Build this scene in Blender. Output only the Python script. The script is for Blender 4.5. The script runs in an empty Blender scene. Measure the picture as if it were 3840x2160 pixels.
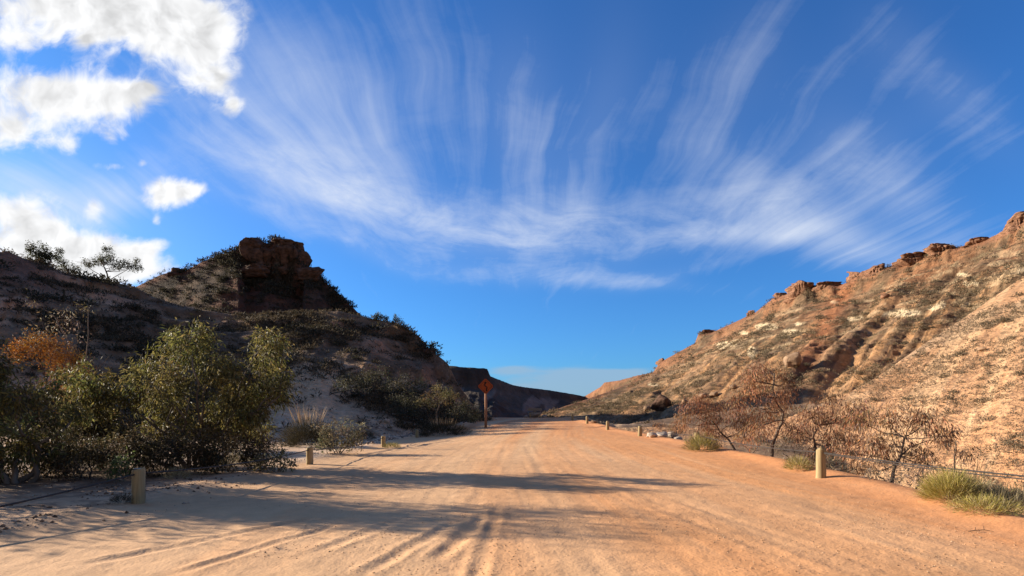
import bpy, bmesh, math, random
import numpy as np

random.seed(7)
RNG = np.random.default_rng(7)
scene = bpy.context.scene
COL = scene.collection

# ------------------------------------------------------------------ camera model
F, CX, HY, CAMH = 1400.0, 1288.0, 1045.0, 1.6      # focal length / principal column / horizon row (2576-wide picture), eye height
SUN_EL, SUN_AHEAD = math.radians(18.6), math.radians(19.0)

def sstep(a, b, x):
    t = np.clip((x - a) / (b - a), 0, 1)
    return t * t * (3 - 2 * t)

# ------------------------------------------------------------------ numpy noise
def _hash(ix, iy, seed):
    h = (ix.astype(np.int64) * 374761393 + iy.astype(np.int64) * 668265263 + seed * 974634777) & 0xFFFFFFFF
    h = ((h ^ (h >> 13)) * 1274126177) & 0xFFFFFFFF
    h = ((h ^ (h >> 15)) * 2246822519) & 0xFFFFFFFF
    return ((h ^ (h >> 16)) & 0xFFFF) / 65535.0

def vnoise(x, y, seed=0):
    x = np.asarray(x, float); y = np.asarray(y, float)
    ix = np.floor(x); iy = np.floor(y)
    fx = x - ix; fy = y - iy
    fx = fx * fx * fx * (fx * (fx * 6 - 15) + 10); fy = fy * fy * fy * (fy * (fy * 6 - 15) + 10)
    a = _hash(ix, iy, seed); b = _hash(ix + 1, iy, seed); c = _hash(ix, iy + 1, seed); d = _hash(ix + 1, iy + 1, seed)
    return (a + (b - a) * fx) + ((c + (d - c) * fx) - (a + (b - a) * fx)) * fy

def fbm(x, y, octaves=4, seed=0, gain=0.5):
    s = 0.0; amp = 1.0; tot = 0.0
    for o in range(octaves):
        c, sn = math.cos(o * 0.9 + .3), math.sin(o * 0.9 + .3)
        s = s + amp * vnoise((x * c - y * sn) * 2 ** o + 17.3 * o, (x * sn + y * c) * 2 ** o - 9.1 * o, seed + o * 13)
        tot += amp; amp *= gain
    return s / tot

# ------------------------------------------------------------------ terrain model
def K(rows):
    a = np.array(rows, float)
    return lambda px, j=1: np.interp(px, a[:, 0], a[:, j])

LAYERS = {}
def layer(name, ridge, foot, cliff, back, power=1.25, rough=1.0, terr=0.0, step=4.0, skew=0.0, gul=5.0):
    LAYERS[name] = dict(ridge=K(ridge), foot=K(foot), cliff=K(cliff), back=back, power=power, rough=rough, terr=terr, step=step, skew=skew, gul=gul)

# ridge rows: picture column, picture row, distance;  foot rows: column, distance, height;  cliff rows: column, cap-rock height
layer('left_hill',
      [(-3600, 500, 140), (-1500, 330, 125), (-760, 380, 90), (-560, 500, 49), (-350, 550, 52), (-120, 598, 60), (-30, 622, 65), (0, 632, 66), (20, 631, 66), (60, 650, 68), (120, 668, 72),
       (170, 686, 76), (260, 702, 80), (340, 720, 84), (380, 745, 84), (450, 765, 82), (520, 779, 80), (640, 797, 80),
       (700, 790, 80), (850, 782, 82), (908, 796, 84), (1000, 813, 84), (1046, 838, 82), (1054, 860, 80), (1100, 892, 76),
       (1128, 916, 72), (1150, 962, 68), (1185, 1012, 64), (1230, 1046, 60), (1290, 1075, 62)],
      [(-3600, 110, 0), (-1500, 92, 0), (-760, 58, 0), (-560, 33, .3), (-350, 33, .3), (0, 32, .4), (350, 32, .4), (620, 33, .3), (800, 37, .3), (960, 41, .3), (1050, 45, .3), (1150, 49, .5), (1230, 54, .8)],
      [(0, 1.0), (300, .4), (600, .4), (900, 1.2), (1046, 1.5), (1060, .8), (1140, 1.6)], .10, 1.15, .9, .4, 3.0, 120, 3.4)
layer('peak_hill',
      [(-200, 800, 150), (250, 760, 150), (340, 722, 150), (400, 692, 150), (450, 677, 150), (458, 684, 150), (520, 652, 150), (560, 637, 150), (618, 618, 150),
       (630, 609, 150), (650, 606, 150), (680, 612, 150), (686, 603, 150), (702, 602, 150), (742, 620, 150), (757, 640, 150), (764, 668, 150), (800, 692, 148),
       (850, 737, 146), (880, 766, 145), (905, 789, 144), (950, 835, 140), (1050, 915, 135), (1150, 1000, 130), (1230, 1085, 130)],
      [(-200, 112, 4), (600, 100, 6), (900, 98, 4), (1150, 100, 0)],
      [(400, .8), (600, 1.0), (620, 6.5), (760, 7.5), (768, 1.5), (900, 1.5)], .04, 1.2, .8, .25, 4.0, -60, 3.0)
layer('far_mesa',
      [(900, 900, 420), (1100, 918, 420), (1226, 927, 420), (1233, 946, 425), (1290, 968, 450), (1322, 974, 480), (1380, 981, 540), (1440, 991, 620),
       (1470, 997, 650), (1520, 1012, 700), (1620, 1040, 760)],
      [(900, 300, -8), (1230, 300, -8), (1380, 380, -8), (1620, 540, -8)],
      [(900, 10), (1220, 10), (1240, 5), (1620, 4)], .02, 1.3, 1.5, .3, 7.0, 20)
layer('far_ridge',
      [(1350, 1045, 760), (1460, 1003, 700), (1512, 972, 570), (1520, 962, 560), (1560, 956, 550), (1600, 945, 540), (1650, 935, 520), (1700, 915, 500), (1900, 840, 420)],
      [(1350, 430, -8), (1900, 330, -4)],
      [(1500, 7), (1700, 5)], .05, 1.3, 1.6, .3, 7.0, -40)
layer('right_hill',
      [(1250, 1075, 225), (1340, 1052, 228), (1380, 1035, 230), (1465, 1008, 262), (1520, 988, 290), (1560, 973, 315), (1600, 957, 335), (1640, 940, 350), (1656, 918, 347), (1672, 905, 345), (1748, 863, 330),
       (1757, 840, 325), (1790, 837, 320), (1900, 786, 290), (1945, 750, 275), (1985, 738, 262), (2028, 715, 245), (2050, 727, 242), (2080, 713, 240), (2108, 720, 235),
       (2140, 706, 230), (2168, 682, 222), (2260, 666, 210), (2350, 634, 200), (2385, 620, 195), (2410, 622, 192), (2480, 601, 182), (2530, 580, 176),
       (2545, 558, 172), (2700, 520, 160), (3200, 480, 140), (6200, 450, 110)],
      [(1250, 180, -6), (1380, 150, -5), (1500, 125, -4), (1700, 104, -3), (1900, 86, -3), (2130, 76, -2), (2576, 70, -1), (3200, 60, 0), (6200, 50, 0)],
      [(1380, .5), (1640, 1), (1660, 3), (1750, 2.5), (1900, 2.5), (1940, 4), (2160, 5), (2260, 2.5), (2500, 2.5), (2540, 3), (3000, 5)], .06, 1.10, .95, .55, 1.7, 400, 3.0)
layer('right_spur',
      [(1900, 1075, 48), (1980, 1050, 50), (2060, 1020, 52), (2130, 990, 55), (2200, 952, 60), (2300, 882, 68), (2450, 782, 80), (2576, 694, 90), (2800, 575, 100), (3500, 480, 90), (6200, 480, 80)],
      [(1900, 37, -2.2), (2130, 32, -2.5), (2300, 27, -2.6), (2576, 21, -2.4), (3500, 17, -2), (6200, 16, -2)],
      [(1900, 0), (6200, 0)], .45, 1.0, .40, 0.0, 4.0, 260, 1.8)
layer('right_bank',
      [(1470, 1090, 48), (1540, 1076, 52), (1600, 1063, 56), (1700, 1049, 60), (1800, 1036, 62), (1900, 1024, 62), (2000, 1016, 60), (2130, 1012, 56), (2300, 1030, 50), (2500, 1080, 45)],
      [(1470, 42, -1.5), (1600, 38, -1.8), (2130, 33, -2.2), (2500, 30, -2.4)],
      [(1470, 0), (2500, 0)], .22, .9, .45, 0.0, 4.0, 60)
LNAMES = list(LAYERS)

ZR = K([(-50, 0), (0, 0), (14, 0), (24, .15), (35, .3), (40, .5), (48, .82), (60, 1.08), (72, 1.32), (82, 1.1), (110, -3), (160, -8), (400, -10), (6000, -12)])
XR = K([(-50, 6.8), (0, 6.8), (8, 7.2), (14, 8.3), (24, 8.6), (35, 8.4), (40, 7.4), (48, 7.0), (60, 7.0), (75, 7.0), (6000, 30)])
XL = K([(-50, -6.7), (0, -6.7), (10, -6.7), (20, -7.0), (28, -7.1), (42, -7.6), (50, -4.5), (60, -3.2), (6000, -3)])

def base_ground(X, Y):
    zr = ZR(Y); xr = XR(Y); xl = XL(Y)
    w = sstep(-7.5, 4, X); w = w + (1 - w) * sstep(40, 54, Y)
    w = np.where(zr < 0, 1.0, w)
    z = zr * w
    d = X - xr
    near = 1 - sstep(60, 95, Y)
    z = z + near * (.10 * np.exp(-((d - .2) / .55) ** 2) * (.6 + .8 * vnoise(Y * .6, X * .1, 5)) - 2.9 * sstep(.5, 7.0, d))
    dl = np.maximum(xl - X, 0)
    z = z + near * (np.minimum(dl, 20) * .012 + .12 * (fbm(X * .5, Y * .5, 3, 71) - .5) * sstep(0, 2, dl))
    z = z + near * .10 * np.exp(-((xl - X - .35) / .5) ** 2) * vnoise(Y * .8, X * .2, 6)
    inroad = near * sstep(0, 1.5, X - xl) * sstep(0, 1.5, xr - X)
    xs = X + 1.6 * np.sin(Y * .05) - .0010 * Y * Y
    z = z + inroad * (.022 * (fbm(xs * 1.1, Y * .08, 3, 31) - .5) + .010 * (fbm(xs * 5.0, Y * .22, 2, 33) - .5))
    z = z + near * (.024 * (fbm(X * 1.7, Y * 1.7, 3, 41) - .5) + .010 * (fbm(X * 7, Y * 7, 2, 43) - .5))
    # wheel scrapes in the near left of the road
    for (x0, y0, x1, y1, wd, dp) in SCRAPES:
        ux, uy = x1 - x0, y1 - y0; L = math.hypot(ux, uy); ux /= L; uy /= L
        s = (X - x0) * ux + (Y - y0) * uy; q = -(X - x0) * uy + (Y - y0) * ux
        m = sstep(-.2, .3, s) * (1 - sstep(L - .4, L + .4, s))
        z = z + m * dp * (-np.exp(-(q / wd) ** 2) + .8 * np.exp(-((q - 1.7 * wd) / (.7 * wd)) ** 2) + .6 * np.exp(-((q + 1.7 * wd) / (.7 * wd)) ** 2)) * (.5 + vnoise(s * 2.2, q * 4, 8))
    return z

SCRAPES = [(-.85, 6.1, -.45, 8.8, .10, .016), (-1.5, 5.6, -.9, 8.2, .09, .014), (-2.3, 6.4, -1.7, 8.6, .10, .012), (-.35, 5.3, -.25, 9.6, .08, .010),
           (-4.6, 6.0, -3.0, 8.8, .09, .014), (-3.4, 5.6, -2.6, 8, .07, .012), (-5.2, 26, -3.6, 34, .20, .035), (-5.9, 22, -4.9, 31, .18, .03),
           (3.2, 5.5, 1.6, 15, .09, .004), (3.9, 5.5, 2.1, 16, .09, .004), (-.7, 9, -.3, 24, .13, .005), (.9, 9, .7, 26, .13, .005)]

def layer_z(L, X, Y, px):
    fy = L['foot'](px, 1); fz = L['foot'](px, 2)
    offs = (-75, -45, -20, 0, 20, 45, 75)
    ry = sum(L['ridge'](px + o, 2) for o in offs) / 7.0
    rys = sum(L['ridge'](px + o, 1) for o in offs) / 7.0
    rz = CAMH + (HY - L['ridge'](px, 1)) / F * ry; rzs = CAMH + (HY - rys) / F * ry
    c = L['cliff'](px); cv = vnoise(px / 17.0, X * 0, 91)
    t = (Y - fy) / (ry - fy)
    tc = np.clip(t, 0, 1)
    prof = fz + (rzs - c - fz) * (.25 * tc + .75 * tc ** L['power'])
    prof = prof + (rz - rzs + c) * sstep(.86 + .07 * cv, .992, t)
    z = np.where(t <= 1, prof, rz - L['back'] * (Y - ry))
    z = np.where(t < 0, fz + (Y - fy) * .6, z)
    r = L['rough'] * np.clip((Y - fy) / 12, 0, 1)
    mid = np.sin(np.pi * np.clip(t, 0, 1)) ** .7
    g = px - L['skew'] * tc
    gul = fbm(g / 62.0, tc * 1.1, 3, 51) - .5
    sc = np.clip((rz - fz) / 30, .15, 2)
    big = (fbm(X / 17, Y / 17, 3, 11) - .5) * 3.2
    sm = (fbm(X / 3.6, Y / 3.6, 4, 21, .55) - .5) * 1.25
    ridge_fade = .18 + .82 * (1 - sstep(.80, 1.0, t))
    z = z + r * (gul * L['gul'] * mid * sc + big * mid * sc * .8 + sm * (ridge_fade * .9 + .1))
    if L['terr'] > 0:
        st = L['step']
        zz = z + 2.2 * (fbm(X / 24, Y / 24, 3, 61) - .5) * st
        q = zz / st; fl = np.floor(q); fr = q - fl
        zt = z + st * (sstep(.34, .66, fr) - fr)
        m = L['terr'] * sstep(.18, .45, t) * sstep(.36, .56, fbm(X / 14, Y / 14, 3, 63))
        z = z + (zt - z) * m * (1 - sstep(.95, 1.0, t))
    return z, t

def terrain(X, Y, full=False):
    X = np.asarray(X, float); Y = np.asarray(Y, float)
    Yc = np.maximum(Y, 2.4)
    px = CX + F * X / Yc
    z = base_ground(X, Y)
    lid = np.full(z.shape, -1); tt = np.zeros(z.shape)
    for i, n in enumerate(LNAMES):
        L = LAYERS[n]
        lz, t = layer_z(L, X, Yc, px)
        up = (lz > z) & (t > -.02)
        z = np.where(up, lz, z); lid = np.where(up, i, lid); tt = np.where(up, t, tt)
    return (z, lid, tt, px) if full else z

def ground_z(x, y):
    return float(terrain(np.array([x]), np.array([y]))[0])

def at(px, Y):
    x = (px - CX) / F * Y
    return np.array([x, Y, ground_z(x, Y)])

def pix(px, py, Y):
    return np.array([(px - CX) / F * Y, Y, CAMH + (HY - py) / F * Y])

_YS = np.concatenate([np.geomspace(5, 30, 250), np.arange(30, 260, .4), np.arange(260, 760, 2.5)])
def hit(px, py):
    X = (px - CX) / F * _YS
    rz = CAMH + (HY - py) / F * _YS
    z = terrain(X, _YS)
    k = np.argmax(z >= rz)
    if z[k] < rz[k]: return None
    return np.array([X[k], _YS[k], z[k]])

# ------------------------------------------------------------------ materials
def new_mat(name):
    m = bpy.data.materials.new(name); m.use_nodes = True
    nt = m.node_tree; nt.nodes.clear()
    out = nt.nodes.new('ShaderNodeOutputMaterial')
    b = nt.nodes.new('ShaderNodeBsdfPrincipled'); b.inputs['Roughness'].default_value = .95
    b.inputs['Specular IOR Level'].default_value = .15
    nt.links.new(b.outputs[0], out.inputs[0])
    return m, nt, b, out

def N(nt, t, **kw):
    n = nt.nodes.new(t)
    for k, v in kw.items(): setattr(n, k, v)
    return n

def noise_node(nt, vec, scale, detail=5, rough=.55):
    n = N(nt, 'ShaderNodeTexNoise'); n.inputs['Scale'].default_value = scale; n.inputs['Detail'].default_value = detail; n.inputs['Roughness'].default_value = rough
    if vec is not None: nt.links.new(vec, n.inputs['Vector'])
    return n

def maprange(nt, sock, a, b, c, d):
    n = N(nt, 'ShaderNodeMapRange'); nt.links.new(sock, n.inputs[0])
    for i, v in enumerate((a, b, c, d)): n.inputs[i + 1].default_value = v
    return n.outputs[0]

def mulcol(nt, col, fac):
    n = N(nt, 'ShaderNodeVectorMath', operation='SCALE'); nt.links.new(col, n.inputs[0]); nt.links.new(fac, n.inputs['Scale'])
    return n.outputs[0]

def mat_terrain(name, s1, s2, lo, hi, bump_d, b1):
    m, nt, b, out = new_mat(name)
    at_ = N(nt, 'ShaderNodeAttribute', attribute_name='albedo')
    tc = N(nt, 'ShaderNodeTexCoord')
    n1 = noise_node(nt, tc.outputs['Object'], s1, 6, .65); n2 = noise_node(nt, tc.outputs['Object'], s2, 4, .6)
    c = mulcol(nt, at_.outputs['Color'], maprange(nt, n1.outputs[0], .3, .7, lo, hi))
    c = mulcol(nt, c, maprange(nt, n2.outputs[0], .3, .7, .5 * (1 + lo), .5 * (1 + hi)))
    nt.links.new(c, b.inputs['Base Color'])
    add = N(nt, 'ShaderNodeMath', operation='ADD'); nt.links.new(n1.outputs[0], add.inputs[0]); nt.links.new(n2.outputs[0], add.inputs[1])
    bp = N(nt, 'ShaderNodeBump'); bp.inputs['Strength'].default_value = b1; bp.inputs['Distance'].default_value = bump_d
    nt.links.new(add.outputs[0], bp.inputs['Height']); nt.links.new(bp.outputs[0], b.inputs['Normal'])
    return m

def mat_leaf(name, transl=.35, rough=.6, spec=.3):
    m, nt, b, out = new_mat(name)
    a = N(nt, 'ShaderNodeAttribute', attribute_name='tint')
    nt.links.new(a.outputs['Color'], b.inputs['Base Color']); b.inputs['Roughness'].default_value = rough
    b.inputs['Specular IOR Level'].default_value = spec
    tr = N(nt, 'ShaderNodeBsdfTranslucent'); nt.links.new(a.outputs['Color'], tr.inputs['Color'])
    mx = N(nt, 'ShaderNodeMixShader'); mx.inputs[0].default_value = transl
    nt.links.new(b.outputs[0], mx.inputs[1]); nt.links.new(tr.outputs[0], mx.inputs[2]); nt.links.new(mx.outputs[0], out.inputs[0])
    return m

def mat_mottled(name, c0, c1, scale, stretch=(1, 1, 1), bump=.3, dist=.02, rough=.85, detail=6):
    m, nt, b, out = new_mat(name)
    tc = N(nt, 'ShaderNodeTexCoord'); mp = N(nt, 'ShaderNodeMapping'); mp.inputs['Scale'].default_value = stretch
    nt.links.new(tc.outputs['Object'], mp.inputs[0])
    n = noise_node(nt, mp.outputs[0], scale, detail, .62)
    r = N(nt, 'ShaderNodeValToRGB'); nt.links.new(n.outputs[0], r.inputs[0])
    r.color_ramp.elements[0].position = .33; r.color_ramp.elements[1].position = .67
    r.color_ramp.elements[0].color = (*c0, 1); r.color_ramp.elements[1].color = (*c1, 1)
    nt.links.new(r.outputs[0], b.inputs['Base Color']); b.inputs['Roughness'].default_value = rough
    bp = N(nt, 'ShaderNodeBump'); bp.inputs['Strength'].default_value = bump; bp.inputs['Distance'].default_value = dist
    nt.links.new(n.outputs[0], bp.inputs['Height']); nt.links.new(bp.outputs[0], b.inputs['Normal'])
    return m

M = {}
M['road'] = mat_terrain('dirt', 2.2, 22, .90, 1.10, .030, .40)
M['ground'] = mat_terrain('sandy soil', 1.6, 14, .78, 1.18, .05, .7)
M['hill'] = mat_terrain('stony hillside', .55, 2.6, .62, 1.35, .55, .9)
M['farhill'] = mat_terrain('far stony hillside', .08, .35, .7, 1.3, 2.0, .8)
M['leaf'] = mat_leaf('leaf', .42, .55, .25)
M['dryleaf'] = mat_leaf('dry leaf', .25, .7, .2)
M['blade'] = mat_leaf('grass blade', .25, .7, .2)
M['stone'] = mat_leaf('loose stone', 0.0, .95, .1)
M['bark'] = mat_mottled('pale grey bark', (.10, .075, .055), (.26, .21, .17), 3, (1, 1, .3))
M['darkbark'] = mat_mottled('dark bark', (.035, .026, .02), (.10, .075, .055), 4, (1, 1, .3))
M['charbark'] = mat_mottled('scorched bark', (.03, .022, .018), (.22, .17, .13), 1.6, (1, 1, .5))
M['post'] = mat_mottled('weathered treated pine', (.22, .165, .09), (.44, .34, .18), 9, (2.2, 2.2, .12), .5, .01, .8)
M['postend'] = mat_mottled('post end grain', (.25, .22, .16), (.42, .37, .28), 14)
M['cable'] = mat_mottled('dark steel cable', (.03, .027, .025), (.07, .06, .055), 40, rough=.55)
M['rock'] = mat_mottled('red brown rock', (.10, .045, .026), (.34, .18, .105), .8, (1, 1, 2.6), 1.0, .35, .9, 9)
M['darkrock'] = mat_mottled('dark brown rock', (.055, .032, .022), (.17, .095, .062), .7, (1.2, 1.2, 2.2), 1.0, .35)
M['tanrock'] = mat_mottled('tan rock', (.19, .12, .075), (.36, .24, .15), .9, (1, 1, 1.6), .8, .15)
M['palerock'] = mat_mottled('pale limestone', (.34, .28, .22), (.54, .46, .38), 3, bump=.5, dist=.05)
M['greyrock'] = mat_mottled('grey stone', (.22, .19, .165), (.36, .31, .27), 3, bump=.5, dist=.05)
M['signpost'] = mat_mottled('sign post timber', (.27, .14, .085), (.38, .21, .135), 6, (2, 2, .2))
M['signback'] = mat_mottled('sign sheet', (.30, .06, .018), (.40, .09, .026), 4, rough=.45, bump=.02)
M['signblack'] = mat_mottled('sign black', (.012, .01, .01), (.022, .018, .016), 8, rough=.5, bump=.02)
M['greyboard'] = mat_mottled('grey timber board', (.20, .165, .13), (.32, .27, .22), 5, (1, 1, 3))

# ------------------------------------------------------------------ object helpers
def mesh_from(name, verts, faces, mat, smooth=False, tint=None, attr='tint', parent=None, link=True):
    me = bpy.data.meshes.new(name)
    verts = np.asarray(verts, np.float32)
    if isinstance(faces, np.ndarray):
        nf, k = faces.shape
        me.vertices.add(len(verts)); me.vertices.foreach_set('co', verts.ravel())
        me.loops.add(nf * k); me.loops.foreach_set('vertex_index', faces.astype(np.int32).ravel())
        me.polygons.add(nf); me.polygons.foreach_set('loop_start', np.arange(0, nf * k, k, dtype=np.int32))
        me.update(calc_edges=True)
    else:
        me.from_pydata([tuple(map(float, v)) for v in verts], [], faces)
    me.polygons.foreach_set('use_smooth', np.full(len(me.polygons), smooth))
    if tint is not None:
        ca = me.color_attributes.new(attr, 'FLOAT_COLOR', 'POINT')
        rgba = np.ones((len(verts), 4), np.float32); rgba[:, :3] = tint
        ca.data.foreach_set('color', rgba.ravel())
    me.materials.append(mat); me.update()
    o = bpy.data.objects.new(name, me)
    if link: COL.objects.link(o)
    if parent is not None: o.parent = parent
    return o

def tag(o, label=None, cat=None, group=None, kind=None):
    if label: o['label'] = label
    if cat: o['category'] = cat
    if group: o['group'] = group
    if kind: o['kind'] = kind
    return o

def thing(name, label, cat, loc, group=None):
    o = bpy.data.objects.new(name, None); COL.objects.link(o)
    o.location = tuple(map(float, loc)); o.empty_display_size = .2
    return tag(o, label, cat, group)

class MB:
    """collects tubes and boxes into one mesh"""
    def __init__(s): s.v = []; s.f = []
    def tube(s, pts, rad, sides=6, cap=True):
        pts = np.asarray(pts, float); n = len(pts); b = len(s.v)
        rad = np.full(n, rad) if np.isscalar(rad) else np.asarray(rad)
        for i in range(n):
            d = pts[min(i + 1, n - 1)] - pts[max(i - 1, 0)]; d = d / (np.linalg.norm(d) + 1e-9)
            a = np.cross(d, (0, 1, .13)); 
            if np.linalg.norm(a) < .1: a = np.cross(d, (1, 0, 0))
            a /= np.linalg.norm(a); c = np.cross(d, a)
            for k in range(sides):
                t = 2 * math.pi * k / sides
                s.v.append(pts[i] + rad[i] * (math.cos(t) * a + math.sin(t) * c))
        for i in range(n - 1):
            for k in range(sides):
                k2 = (k + 1) % sides
                s.f.append((b + i * sides + k, b + i * sides + k2, b + (i + 1) * sides + k2, b + (i + 1) * sides + k))
        if cap:
            s.f.append(tuple(b + k for k in range(sides))[::-1]); s.f.append(tuple(b + (n - 1) * sides + k for k in range(sides)))
    def box(s, c, size, rot=0.0, taper=1.0):
        b = len(s.v); cs, sn = math.cos(rot), math.sin(rot)
        for dz in (-1, 1):
            for dx, dy in ((-1, -1), (1, -1), (1, 1), (-1, 1)):
                k = taper if dz > 0 else 1
                x, y = dx * size[0] / 2 * k, dy * size[1] / 2 * k
                s.v.append(np.array(c) + (x * cs - y * sn, x * sn + y * cs, dz * size[2] / 2))
        s.f += [(b, b + 3, b + 2, b + 1), (b + 4, b + 5, b + 6, b + 7)] + [(b + k, b + (k + 1) % 4, b + 4 + (k + 1) % 4, b + 4 + k) for k in range(4)]
    def build(s, name, mat, parent=None, smooth=True):
        return mesh_from(name, np.array(s.v), s.f, mat, smooth, parent=parent)

def unit(a): return a / (np.linalg.norm(a, axis=-1, keepdims=True) + 1e-9)

def leaf_quads(c, d, length, width, rng):
    """c, d: (n,3) start and direction -> rhombus leaves"""
    n = len(c); d = unit(d)
    side = unit(np.cross(d, unit(rng.normal(size=(n, 3)))))
    nor = np.cross(d, side)
    L = length[:, None]; W = width[:, None]
    v = np.stack([c, c + d * L * .42 + side * W * .5 + nor * L * .05, c + d * L, c + d * L * .42 - side * W * .5 + nor * L * .05], 1).reshape(-1, 3)
    f = np.arange(4 * n).reshape(n, 4)
    return v, f

def tints(n, cols, w, rng, jit=.18):
    cols = np.array(cols); k = rng.choice(len(cols), n, p=np.array(w) / sum(w))
    t = cols[k] * (1 + rng.normal(0, jit, (n, 1)))
    return np.repeat(np.clip(t, .004, .9), 4, 0)

GREEN = [(.17, .152, .046), (.115, .105, .036), (.26, .215, .075), (.07, .062, .027)]
OLIVE = [(.12, .10, .042), (.17, .14, .055), (.08, .068, .03), (.22, .17, .08)]
GREY = [(.16, .14, .075), (.23, .20, .11), (.11, .10, .055), (.32, .27, .16)]
BROWN = [(.36, .18, .085), (.25, .12, .058), (.44, .24, .125), (.16, .08, .045), (.29, .195, .13)]
ORANGE = [(.36, .15, .025), (.27, .10, .02), (.45, .22, .04), (.14, .065, .025)]

def plant(name, label, cat, base_px, Y, clumps, leaf=(.11, .026), count=2600, cols=GREEN, w=(4, 3, 2, 2), droop=.4, bark='bark', trunk_r=.06,
          depth=1.0, group=None, leafmat='leaf', sub=12, seed=1, trunk=None, twigs=6, bare=(), spread=.34, leafname='foliage', extra=None, base=None, wispy=0.0):
    """clumps: picture column, row and radius; branches run from the base into each clump. count = leaves per square metre of clump section"""
    rng = np.random.default_rng(seed)
    P = at(base_px, Y) if base is None else np.array(base, float)
    t = thing(name, label, cat, P, group)
    mb = MB(); C = []
    for i, (cx, cy, r) in enumerate(clumps):
        R = r * Y / F
        yy = Y + depth * rng.uniform(-1, 1)
        C.append((pix(cx, cy, Y) + np.array([0, yy - Y, 0]) - P, R))
    stems = []
    if trunk is not None:
        tp = np.array([pix(a, b, Y) - P for a, b in trunk]); tp[0, 2] = min(tp[0, 2], -.1)
        n = len(tp); rr = trunk_r * np.linspace(1.0, .35, n)
        tt = np.linspace(0, n - 1, 4 * n); tps = np.array([[np.interp(q, range(n), tp[:, k]) for k in range(3)] for q in tt])
        tps[:, 0] += .012 * np.sin(tt * 5)
        mb.tube(tps, np.interp(tt, range(n), rr), 7)
        stems = [tps[int(len(tps) * k)] for k in (.45, .6, .75, .9, .98)]
    def branch(a, b, r0, r1, bend=.18, sides=5):
        L = np.linalg.norm(b - a); k = 7
        q = np.linspace(0, 1, k)[:, None]
        off = rng.normal(size=3) * L * bend; off[2] = abs(off[2]) * -.35
        p = a + (b - a) * q + off * np.sin(np.pi * q) + rng.normal(size=(k, 3)) * L * .02 * (q > 0) * (q < 1)
        mb.tube(p, np.linspace(r0, r1, k), sides, cap=False); return p
    if trunk is None:
        ns = max(2, min(6, len(clumps) // 2)); order = sorted(range(len(C)), key=lambda i: C[i][0][0])
        for s in range(ns):
            idx = order[s * len(order) // ns:(s + 1) * len(order) // ns] or [order[-1]]
            m = np.mean([C[i][0] for i in idx], 0) * np.array([.55, .55, .5])
            p = branch(np.array([rng.normal() * trunk_r * 1.5, rng.normal() * trunk_r * 1.5, -.1]), m, trunk_r, trunk_r * .6, .14, 6)
            for i in idx: branch(p[-1], C[i][0], trunk_r * .55, trunk_r * .18)
    else:
        for c, R in C:
            j = int(np.argmin([np.linalg.norm(s - c) + (0 if s[2] < c[2] else .6) for s in stems]))
            branch(stems[j], c, trunk_r * .38, trunk_r * .12, .2)
    lc, ld, lt = [], [], []
    for c, R in C:
        subs = unit(rng.normal(size=(sub, 3))) * R * (rng.uniform(.15, 1, (sub, 1)) ** .5)
        subs[:, 2] *= .85
        for k in range(min(sub, twigs)): branch(c, c + subs[k], trunk_r * .16, trunk_r * .06, .12, 3)
        n = max(20, int(count * R * R * 3.14))
        k = rng.integers(0, sub, n)
        wts = rng.uniform(.3, 1.0, sub); k = rng.choice(sub, n, p=wts / wts.sum())
        pos = c + subs[k] + rng.normal(size=(n, 3)) * R * spread * (.5 + wts[k][:, None] * .6)
        if wispy > 0: pos[:, 2] += rng.normal(size=n) * R * wispy
        tone = rng.uniform(.62, 1.38, (sub, 1)) * (1 + rng.normal(0, .10, (sub, 3)) * (1, .5, 1)); lt.append(tone[k])
        lc.append(pos); ld.append(unit(rng.normal(size=(n, 3))) * (1 - droop) + np.array([0, 0, -1.0]) * droop + unit(pos - c) * .35)
    for b in bare:
        bp = np.array([pix(a, bb, Y) - P for a, bb in b])
        mb.tube(bp, np.linspace(trunk_r * .45, trunk_r * .12, len(bp)), 5, cap=False)
    lc = np.concatenate(lc); ld = np.concatenate(ld); lt = np.concatenate(lt)
    lo = np.array([ground_z(P[0], P[1])]) - P[2]
    keep = lc[:, 2] > lo[0] + .02; lc = lc[keep]; ld = ld[keep]; lt = lt[keep]; n = len(lc)
    v, f = leaf_quads(lc, ld, leaf[0] * rng.uniform(.6, 1.35, n), leaf[1] * rng.uniform(.7, 1.3, n), rng)
    mb.build('branches', M[bark], t)
    mesh_from(leafname, v, f, M[leafmat], False, np.clip(tints(n, cols, w, rng) * np.repeat(lt, 4, 0), .004, .85), parent=t)
    return t, P

def dome_blades(rng, r, h, n, blade, cols, w, spiky=.25, flat=0.0):
    """hummock of stiff blades radiating from a mound"""
    th = rng.uniform(0, 2 * np.pi, n); ph = np.arcsin(rng.uniform(flat, 1, n) ** .9)
    d = np.stack([np.cos(th) * np.cos(ph), np.sin(th) * np.cos(ph), np.sin(ph)], 1)
    s = rng.uniform(.35, .92, n)[:, None] * (1 + .22 * (vnoise(th * 1.6, ph * 3, int(rng.integers(99)))[:, None] - .5))
    c = d * s * np.array([r, r, h])
    dd = d + rng.normal(size=(n, 3)) * spiky + np.array([0, 0, .25])
    v, f = leaf_quads(c, dd, blade[0] * rng.uniform(.6, 1.3, n), np.full(n, blade[1]), rng)
    return v, f, tints(n, cols, w, rng)

SPIN_GREEN = [(.36, .30, .07), (.26, .235, .055), (.45, .37, .13), (.50, .40, .18)]
SPIN_DRY = [(.34, .28, .15), (.42, .35, .21), (.24, .20, .105), (.50, .42, .27)]
SPIN_DARK = [(.065, .055, .03), (.05, .042, .025), (.085, .07, .038), (.04, .035, .022)]

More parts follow.
